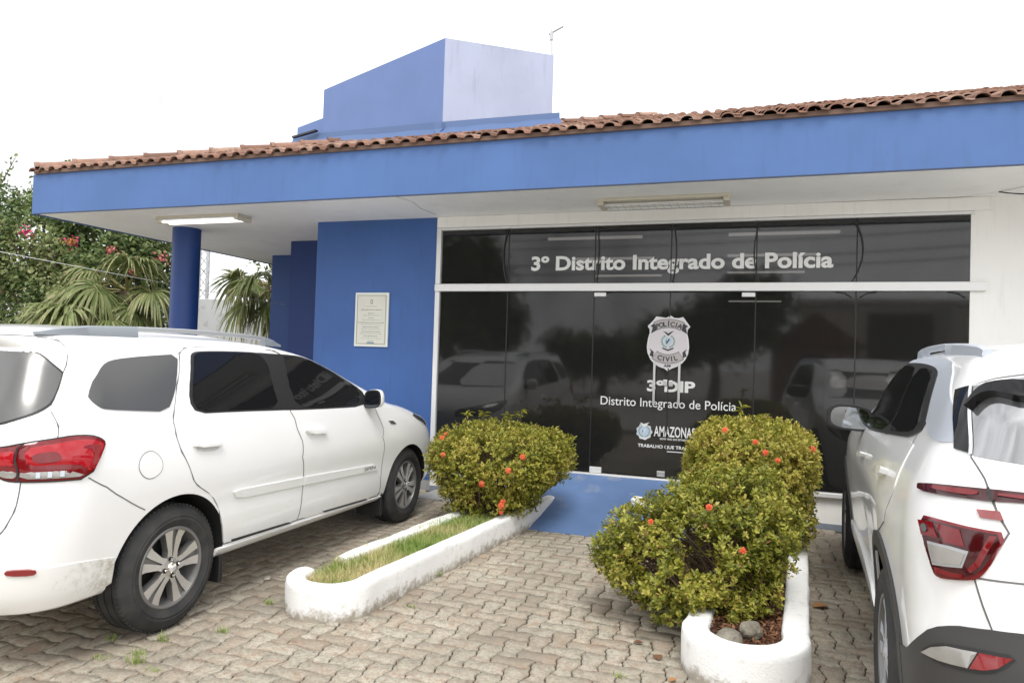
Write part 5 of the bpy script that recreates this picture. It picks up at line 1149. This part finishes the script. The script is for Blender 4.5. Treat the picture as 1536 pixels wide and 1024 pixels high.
LP=dens(lpoly,.1); xs_=[p[0] for p in LP]; ys_=[p[1] for p in LP]
def samp():
    while True:
        x,y=rng.uniform(min(xs_),max(xs_)),rng.uniform(min(ys_),-1.15)
        if inside(np.array([x]),np.array([y]),LP)[0] and rng.random()<1 and noise.noise(Vector((x*5,y*5,7)))>-.45-.2*rng.random(): return (x,y,.118+noise.noise(Vector((x*9,y*9,3)))*.02)
v,f4,f3,t=blades(15000,samp,.075,.0040,lambda P:np.clip(.62+nz(P,3.2,4)*.75+rng.normal(0,.16,len(P))+.12*(P[:,1]+2.6),0,1),1.4)
o=link('grass',fast_mesh('grass',v,[f4,f3],t),M['grass']); tag(o,'patchy green and straw coloured grass growing in the planter strip','grass',kind='stuff')
for i,(x,y,n,h) in enumerate(((-2.76,-4.59,60,.055),(-2.81,-4.52,40,.04),(-2.86,-4.33,40,.045),(-3.10,-4.43,36,.035),(-2.66,-4.13,40,.04),(-2.02,-2.83,0,.05),(-1.88,-3.39,22,.03),(-2.70,-3.68,40,.04),(-2.62,-4.62,30,.03),(-.55,-3.83,26,.03),(-2.95,-4.62,26,.03))):
    txt=['densest tuft of weeds sprouting between the pavers behind the car wheel','small weed tuft just beside the densest tuft in the pavers','weed tuft between the pavers close behind the rear tyre','thin weed tuft in the paver joints beneath the rear bumper corner','weed tuft in a paver joint right beside the rear tyre','leafy little weed growing at the foot of the white planter kerb','tiny weed tuft between pavers near the round planter end','weed tuft between the car and the rounded planter end','short weed tuft among pavers farther from the tyre','tiny weed tuft beneath the low spreading hedge','faint weed tuft in the joints under the car tail'][i]
    if n:
        v,f4,f3,t=blades(n,lambda:(rng.normal(0,.020),rng.normal(0,.014),-.004),h,.004,lambda P:rng.uniform(.55,1,len(P)),1.3); o=link('weed_tuft',fast_mesh('weed_tuft',v,[f4,f3],t),M['grass']); o.location=(x,y,0)
    else:
        k_=26; B_=np.zeros((k_,3))+rng.normal(0,.012,(k_,3))*[1,1,.4]; d=unit(rng.normal(0,1,(k_,3))*[1,1,.2]+[0,0,.5]); nr=unit(np.array([[0,0,1.]])-d*d[:,2:3]); Ls=rng.uniform(.03,.06,k_); o=leaf_obj('weed_tuft',leaf_quads(B_,d,nr,Ls,Ls*.5,.1,.2),rng.uniform(.6,.95,k_),M['grass'],None); o.location=(x,y,.012)
    tag(o,txt,'weed',group='weeds in the paver joints')
# litter on the pavers
def dryleaf(x,y,s,rz,m,label,name='fallen_leaf'):
    n=9; V=[];
    for i in range(n+1):
        t=i/n; w=s*.36*math.sin(PI*min(1,t*1.02))**.8; z=.006+.02*s*4*(t-.5)**2; V+=[(s*(t-.5),w,z+w*.35),(s*(t-.5),0,z),(s*(t-.5),-w,z+w*.5)]
    me=bpy.data.meshes.new(name); me.from_pydata(V,[],[(i*3+k,i*3+k+1,i*3+k+4,i*3+k+3) for i in range(n) for k in range(2)]); me.update(); o=link(name,me,m,None,180); o.location=(x,y,0); o.rotation_euler=(0,0,rz); tag(o,label,'leaf'); return o
dl=mat('dry_brown_leaf',(.36,.17,.06),.7); dl2=mat('dry_dark_leaf',(.16,.08,.04),.8)
dryleaf(.485,-2.37,.12,.6,dl,'curled orange brown dry leaf on the pavers beside the hedge planter'); dryleaf(-.40,-3.55,.07,2,dl2,'small dark dry leaf on the pavers under the low hedge')
dryleaf(-.52,-3.40,.06,.3,dl2,'small dark dry leaf on the pavers left of the low hedge'); dryleaf(-.30,-3.78,.05,1.1,dl,'little tan dry leaf on the pavers near the round planter end')
def chip(x,y,s,label,seed):
    bm=bmesh.new(); bmesh.ops.create_icosphere(bm,subdivisions=2,radius=1)
    for q in bm.verts: q.co=Vector((q.co.x*s,q.co.y*s*.6,q.co.z*s*.22))*(1+.35*noise.noise(q.co*1.7+Vector((seed,0,0))))
    me=bpy.data.meshes.new('plaster_chip'); bm.to_mesh(me); bm.free(); o=link('plaster_chip',me,M['kerb'],None,60); o.location=(x,y,s*.18); o.rotation_euler=(0,0,seed); tag(o,label,'plaster chip',group='white chips on the pavers')
chip(-1.28,-3.45,.024,'white plaster chip lying alone on the open pavers',1); chip(-3.0,-3.31,.04,'white plaster chip in the shade beside the people carrier',2); chip(-2.93,-3.25,.03,'smaller white chip next to the shaded one by the car',3); chip(.70,-2.93,.03,'white chip on the pavers beside the off-roader tyre',4); chip(.55,-.94,.03,'pale chip on the shaded pavers near the wall',5); chip(-1.6,-2.3,.015,'tiny white chip near the foot of the planter kerb',6)

# ================================================================== greenery beyond the forecourt
def cloud(name, lobes, per_m2, L, m, parent, root, depth=.5, gaps=.2, seed=0, wd=.55, wob=.3, tint=(.45,.22), sc=1.2):
    P,N=tips(lobes,per_m2,2.1,(-.15,depth),wob,seed); k=nz(P,sc,seed)+.5*nz(P,sc*2.7,seed+5)>-gaps; P,N=P[k],N[k]; n=len(P); q=4
    B_=np.repeat(P,q,0)+rng.normal(0,L*.8,(n*q,3)); d=unit(np.repeat(N,q,0)*.5+rng.normal(0,.7,(n*q,3))+[0,0,-.15]); nr=unit(rng.normal(0,.5,(n*q,3))+np.repeat(N,q,0)*.5+[0,0,.8]); Ls=L*rng.uniform(.6,1.3,n*q)
    T=np.clip(tint[0]+np.repeat(nz(P,sc*.8,seed+31)*.5,q)+rng.normal(0,tint[1],n*q),0,.95)
    return leaf_obj(name,(leaf_quads(B_,d,nr,Ls,Ls*wd,.12,.2)-np.array(root)).astype(np.float32),T,m,parent),P,N
M['boug']=leafmat('bougainvillea_leaf',[(0,(.035,.065,.02)),(.35,(.10,.16,.05)),(.7,(.22,.28,.10)),(1,(.40,.40,.20))],.5,.3)
M['magenta']=mat('magenta_bract',(.62,.03,.16),.6); M['dryorange']=mat('dry_orange_bract',(.45,.20,.05),.7); M['pinkbract']=mat('faded_pink_bract',(.50,.14,.13),.7)
M['palm']=leafmat('fan_palm_leaf',[(0,(.07,.10,.03)),(.4,(.14,.19,.06)),(.75,(.25,.29,.11)),(1,(.40,.37,.20))],.5,.3)
M['bark']=dirt_mat('rough_bark',(.09,.065,.045),(.2,.15,.105),20)
bo=empty('bougainvillea',(-11.6,2.2,0)); tag(bo,'sprawling bougainvillea with magenta bracts over the wall beside the roof corner','shrub')
lob=[((-11.9,2.3,3.3),(1.5,1.0,.95)),((-10.7,2.4,3.05),(1.05,.8,.75)),((-12.9,1.9,3.25),(1.2,.9,.9)),((-10.75,2.4,2.3),(.85,.7,.9)),((-12.2,2.3,2.2),(1.6,.8,.8)),((-13.4,2.2,2.4),(1.2,.9,1.2))]
_,BP,BN=cloud('crown',lob,560,.08,M['boug'],bo,(-11.6,2.2,0),.75,.22,11,.62,.3,(.5,.2),1.5)
tb_=MB()
for i in range(7): tb_.tube([(rng.uniform(-1.2,1.2),.3,0),(rng.uniform(-1.2,1.2),.3,1.0),(rng.uniform(-1.5,1.5),.1,2.2),(rng.uniform(-1.8,1.6),.1,3.4)],[.06,.05,.035,.015],7)
for i in rng.choice(len(BP),130,replace=False):
    p=BP[i]-np.array([-11.6,2.2,0]); tb_.tube([tuple(p*[.8,.8,.85]),tuple(p*[.93,.95,.95]+rng.normal(0,.08,3)),tuple(p)],[.018,.012,.005],5,False)
tb_.build('trunk',M['bark'],bo,60)
sh=MB()
for i in range(9):                               # long whips standing above the crown
    j=rng.integers(len(BP)); 
    p=BP[np.argmax(BP[:,2]*1.0-np.abs(BP[:,0]-rng.uniform(-13.5,-11.2))*2)]-np.array([-11.6,2.2,0]); e=p+np.array([rng.uniform(-.25,.35),0,rng.uniform(.3,.6)]); sh.tube([tuple(p),tuple((p+e)/2+[.03,0,.05]),tuple(e)],[.012,.008,.004],5)
    k_=18; t_=np.linspace(.1,1,k_)[:,None]; B_=p+(e-p)*t_+rng.normal(0,.03,(k_,3)); d=unit(rng.normal(0,1,(k_,3))); nr=unit(rng.normal(0,1,(k_,3))); Ls=rng.uniform(.06,.1,k_); leaf_obj('whip_leaves',leaf_quads(B_,d,nr,Ls,Ls*.6,.1,.2).astype(np.float32),rng.uniform(.3,.8,k_),M['boug'],bo)
sh.build('whips',M['bark'],bo)
for (fx,fy,fz,sz,mm) in ((-11.47,.8,3.28,.13,'magenta'),(-10.72,1.0,3.25,.13,'magenta'),(-9.80,1.3,3.16,.11,'pinkbract'),(-9.82,1.3,2.72,.09,'pinkbract'),(-9.35,1.7,3.14,.10,'pinkbract'),(-10.55,1.1,3.25,.09,'dryorange'),(-9.75,1.4,3.0,.10,'dryorange')):
    j=np.argmin(((BP-np.array([fx,fy,fz]))**2*[1,.25,1]).sum(1)); c=BP[j]+np.array([.05,-.10,0])-np.array([-11.6,2.2,0]); k_=26; B_=c+rng.normal(0,sz*.38,(k_,3)); d=unit(rng.normal(0,1,(k_,3))); nr=unit(rng.normal(0,1,(k_,3))+[.3,-.6,.4]); Ls=rng.uniform(.035,.06,k_)
    leaf_obj('bracts',leaf_quads(B_,d,nr,Ls,Ls*.9,.1,.2).astype(np.float32),np.full(k_,.5),M[mm],bo)
def fan_palm(loc, trunk_h, fronds, label, seed):
    o=empty('fan_palm',loc); tag(o,label,'palm tree',group='fan palms beside the forecourt'); rs=np.random.default_rng(seed)
    t=MB(); t.tube([(0,0,0),(.03,0,trunk_h*.5),(0,0,trunk_h)],[.16,.13,.12],12)
    for i in range(30): a=rs.uniform(0,6.28); z=rs.uniform(.3,1)*trunk_h; t.tube([(math.cos(a)*.1,math.sin(a)*.1,z),(math.cos(a)*.22,math.sin(a)*.22,z+.12)],[.03,.012],5)
    t.build('trunk',M['bark'],o,50)
    for az,el,ln,rad in fronds:
        d=np.array([math.cos(az)*math.cos(el),math.sin(az)*math.cos(el),math.sin(el)]); roll=rs.normal(0,.55); b0=np.array([0,0,trunk_h]); hub=b0+d*ln+np.array([0,0,-.18*ln*max(0,math.cos(el))])
        V=[];F=[];T=[]
        mb=MB(); mb.tube([tuple(b0),tuple(b0+d*ln*.55+[0,0,.02]),tuple(hub)],[.022,.016,.011],6); pet=mb.build('petiole',M['palmstem'],o,60)
        dn=unit((hub-(b0+d*ln*.55))[None])[0]; side=unit(np.cross(dn,[0,0,1])[None])[0]; up=np.cross(side,dn); side,up=side*math.cos(roll)+up*math.sin(roll),up*math.cos(roll)-side*math.sin(roll); ns=46
        for k in range(ns):
            a=-2.25+4.5*k/(ns-1)+rs.normal(0,.02); ra=rad*(.72+.28*math.cos(a*.62))*rs.uniform(.9,1.08); w=rad*.036
            sd=dn*math.cos(a)+side*math.sin(a); pr=np.cross(up,sd); b=len(V); dro=rs.uniform(.25,1.1)
            for q,(tt,ww) in enumerate(((.02,.15),(.35,.9),(.6,1.0),(.82,.6),(1.0,.05))):
                c=hub+sd*ra*tt+up*(.10*rad*math.sin(tt*PI)*.6)+np.array([0,0,-1])*ra*dro*tt**2.6
                V+=[c-pr*w*ww+up*w*.35*ww,c,c+pr*w*ww+up*w*.35*ww]
            for q in range(4):
                for s_ in (0,1): F.append((b+q*3+s_,b+q*3+s_+1,b+q*3+s_+4,b+q*3+s_+3)); T.append(np.clip(rs.normal(.5,.2)+.12*q,0,1))
        link('frond',fast_mesh('frond',np.array(V),np.array(F),T),M['palm'],o,180)
M['palmstem']=mat('palm_petiole',(.26,.24,.09),.5)
def fr(n,seed,az0,az1,e0,e1,l0,l1,r0,r1):
    rs=np.random.default_rng(seed); return [(rs.uniform(az0,az1),rs.uniform(e0,e1),rs.uniform(l0,l1),rs.uniform(r0,r1)) for _ in range(n)]
fan_palm((-10.15,1.30,0),1.95,fr(9,1,-2.6,-.2,-.8,.5,.45,.8,.45,.66)+fr(4,2,0,6.28,.4,1.1,.4,.7,.5,.65),'drooping fan palm in front of the bougainvillea, left of the round column',1)
fan_palm((-10.0,1.85,0),2.45,fr(7,3,-2.4,.1,-.5,.6,.5,.85,.42,.64)+fr(3,4,0,6.28,.4,1.1,.5,.7,.5,.65),'taller fan palm close behind the round column, mixed into the bougainvillea',2)
fan_palm((-8.75,4.15,0),2.7,fr(9,5,-2.6,.3,-.9,.4,.55,.85,.50,.66)+fr(5,6,0,6.28,.2,1.1,.4,.8,.5,.65),'fan palm seen between the round column and the dark blue wall',3)
bt=empty('tree',(-9.6,5.6,0)); tag(bt,'leafy tree rising behind the white boundary wall, above the fan palm','tree')
cloud('crown',[((-8.7,5.3,4.3),(1.0,.9,.85)),((-9.2,5.3,3.9),(.6,.7,.6)),((-8.3,5.6,3.8),(.9,.8,.8))],330,.10,M['boug'],bt,(-9.6,5.6,0),.5,.2,17,.5,.25)
MB().tube([(0,0,0),(.1,0,1.8),(0,-.2,3.6)],[.16,.13,.07],10).build('trunk',M['bark'],bt,60)
# boundary wall, neighbour's roof, mast, cable
bw_=empty('boundary_wall',(-12,4.5,0)); tag(bw_,'weathered white boundary wall behind the palms and the round column','wall')
wl=MB(); d_=Vector((4.2,1.41,0)).normalized(); n_=Vector((-d_.y,d_.x,0)); a0=Vector((-14.6,3.62,0))-Vector((-12,4.5,0)); L_=8
Mw=Matrix(((d_.x,n_.x,0,a0.x),(d_.y,n_.y,0,a0.y),(0,0,1,0),(0,0,0,1))); wl.bbox(0,L_,0,.15,0,2.58,.01,Mw); wl.build('wall_panel',painted('peeling_white_wall',(.70,.71,.72),.06,(.28,.27,.26),.75,.8,(2.2,2.2,2.2),.4),bw_)
for xx in (1.3,4.35,7.2): MB().bbox(xx,xx+.22,-.03,.18,0,2.56,.01,Mw).build('wall_pillar',M['white'],bw_)
nh=empty('neighbour_house',(-12.2,9.2,0)); tag(nh,'low neighbouring house with a dark overhanging tiled roof beyond the wall','house')
MB().box(-1.0,4.5,0,4,0,2.9).build('wall',painted('neighbour_wall',(.55,.50,.44),.06),nh)
r_=MB(); r_.add([(-1.75,-.5,3.05),(5,-.5,3.05),(5,2,4.0),(0,2,4.0),(-1.75,-.5,3.14),(5,-.5,3.14),(5,2,4.09),(0,2,4.09),(-1.75,4.5,3.05),(5,4.5,3.05),(-1.75,4.5,3.14),(5,4.5,3.14)],[(0,1,2,3),(7,6,5,4),(0,4,5,1),(3,2,9,8),(10,11,6,7),(8,9,11,10),(0,3,8),(4,10,7),(0,8,10,4)]); r_.build('roof',mat('dark_brown_roof',(.09,.055,.04),.9),nh)
MB().box(1.2,2.2,-.03,.02,1.2,2.2).build('window',M['carglass'],nh)
ms=empty('lattice_mast',(-16.3,10.5,0)); tag(ms,'thin grey lattice radio mast standing beyond the white boundary wall','mast')
k=MB(); cs=[(-.13,-.1),(.13,-.1),(0,.13)]
for x,y in cs: k.tube([(x,y,0),(x,y,6.0)],.032,6)
for i in range(17):
    z=i*.34
    for a in range(3): b_=(a+1)%3; k.tube([(*cs[a],z),(*cs[b_],z+.34)],.014,4)
k.build('mast_frame',M['galv'],ms)
def wire(name,pts,r,label,m=None):
    mb=MB(); a,b=Vector(pts[0]),Vector(pts[1]); sag=pts[2]
    mb.tube([a.lerp(b,t)-Vector((0,0,sag*4*t*(1-t))) for t in [i/24 for i in range(25)]],r,6); o=mb.build(name,m or M['galv']); tag(o,label,'cable'); return o
wire('overhead_cable',[(-11.2,-2.0,3.06),(-7.2,2.4,2.27),.02],.004,'thin pale cable slung across in front of the bougainvillea')
wire('hanging_wire',[(2.05,-.20,3.097),(2.75,-1.05,3.097),.10],.006,'thin dark wire sagging under the white eave at the far right',M['rubberseal'])
# ================================================================== across the street (seen only in the dark glass)
st=empty('street_building',(5.5,-26,0)); tag(st,'pale two storey building across the street, mirrored in the glass beside the off-roader','building')
MB().box(-3.2,5.5,-4,0,0,4.3).build('wall',painted('pale_beige_wall',(.55,.50,.44),.08),st); MB().box(-3.4,5.7,-4,.25,4.3,4.5).build('roof_slab',M['concrete'],st)
MB().box(-.6,1.9,-.05,.06,.2,3.9).build('garage_opening',mat('dark_garage_door',(.05,.045,.042),.6),st)
for x in (2.1,4.3): MB().box(x,x+.35,.0,.3,0,4.25).build('pillar',M['grey'],st)
MB().box(2.6,4.1,-.05,.05,1.0,2.6).build('window',M['carglass'],st)
gh=empty('gabled_house',(2.6,-23,0)); tag(gh,'small gabled house across the street, mirrored in the glass right of the doors','house')
MB().box(-1.6,1.6,-2.5,0,0,2.4).build('wall',painted('brick_brown_wall',(.22,.12,.09),.1),gh)
g=MB(); g.add([(-1.9,.2,2.3),(1.9,.2,2.3),(0,.2,3.7),(-1.9,-2.7,2.3),(1.9,-2.7,2.3),(0,-2.7,3.7)],[(0,1,2),(5,4,3),(0,2,5,3),(2,1,4,5),(1,0,3,4)]); g.build('roof',M['tile'],gh)
MB().box(-.4,.5,-.02,.04,0,2.0).build('door',M['black'],gh)
def street_tree(loc,lobes,th,label,seed):
    o=empty('street_tree',loc); tag(o,label,'tree',group='street trees across the road')
    L=[((loc[0]+c[0],loc[1]+c[1],c[2]),d) for c,d in lobes]; cloud('crown',L,60,.22,M['boug'],o,loc,.7,.28,seed,.6,.5,(.4,.2),.7)
    t=MB(); t.tube([(0,0,0),(.1,0,th*.5),(0,.1,th)],[.25,.2,.12],9)
    for i in range(8): a=i*.8; t.tube([(0,.05,th*.8),(math.cos(a)*1.0,math.sin(a)*.7,th+.8),(math.cos(a)*2.0,math.sin(a)*1.1,th+1.7)],[.1,.06,.02],6)
    t.build('trunk',M['bark'],o,60)
street_tree((-12.2,-20,0),[((0,0,4.5),(2.6,2.2,2.4)),((1.2,0,3.0),(2.2,1.8,1.4)),((-2,0,3.2),(2,1.6,1.6))],2.6,'big dark street tree mirrored at the left end of the glass front',41)
street_tree((-1.2,-21,0),[((0,0,2.9),(2.0,1.5,1.1)),((1.5,0,3.8),(1.3,1.2,1.2)),((-1.6,.2,2.4),(1.4,1.1,.9))],1.8,'round street tree mirrored behind the lettering on the door leaves',43)
street_tree((-6.2,-24,0),[((0,0,1.7),(2.0,1.2,.9)),((-1.6,0,2.0),(1.0,.9,.8))],1.0,'low bushy street tree mirrored above the car in the glass',47)
for i,(z,dz) in enumerate(((5.2,.5),(5.6,.6),(6.1,.4),(6.5,.5),(7.2,.7))):
    wire('power_line',[(-16,-17.5,z-dz),(12,-17.5-.1*i,z+.2),.35],.022,['lowest','second lowest','middle','second highest','highest'][i]+' of the overhead power lines mirrored in the upper panes',M['black'])['group']='power lines over the street'
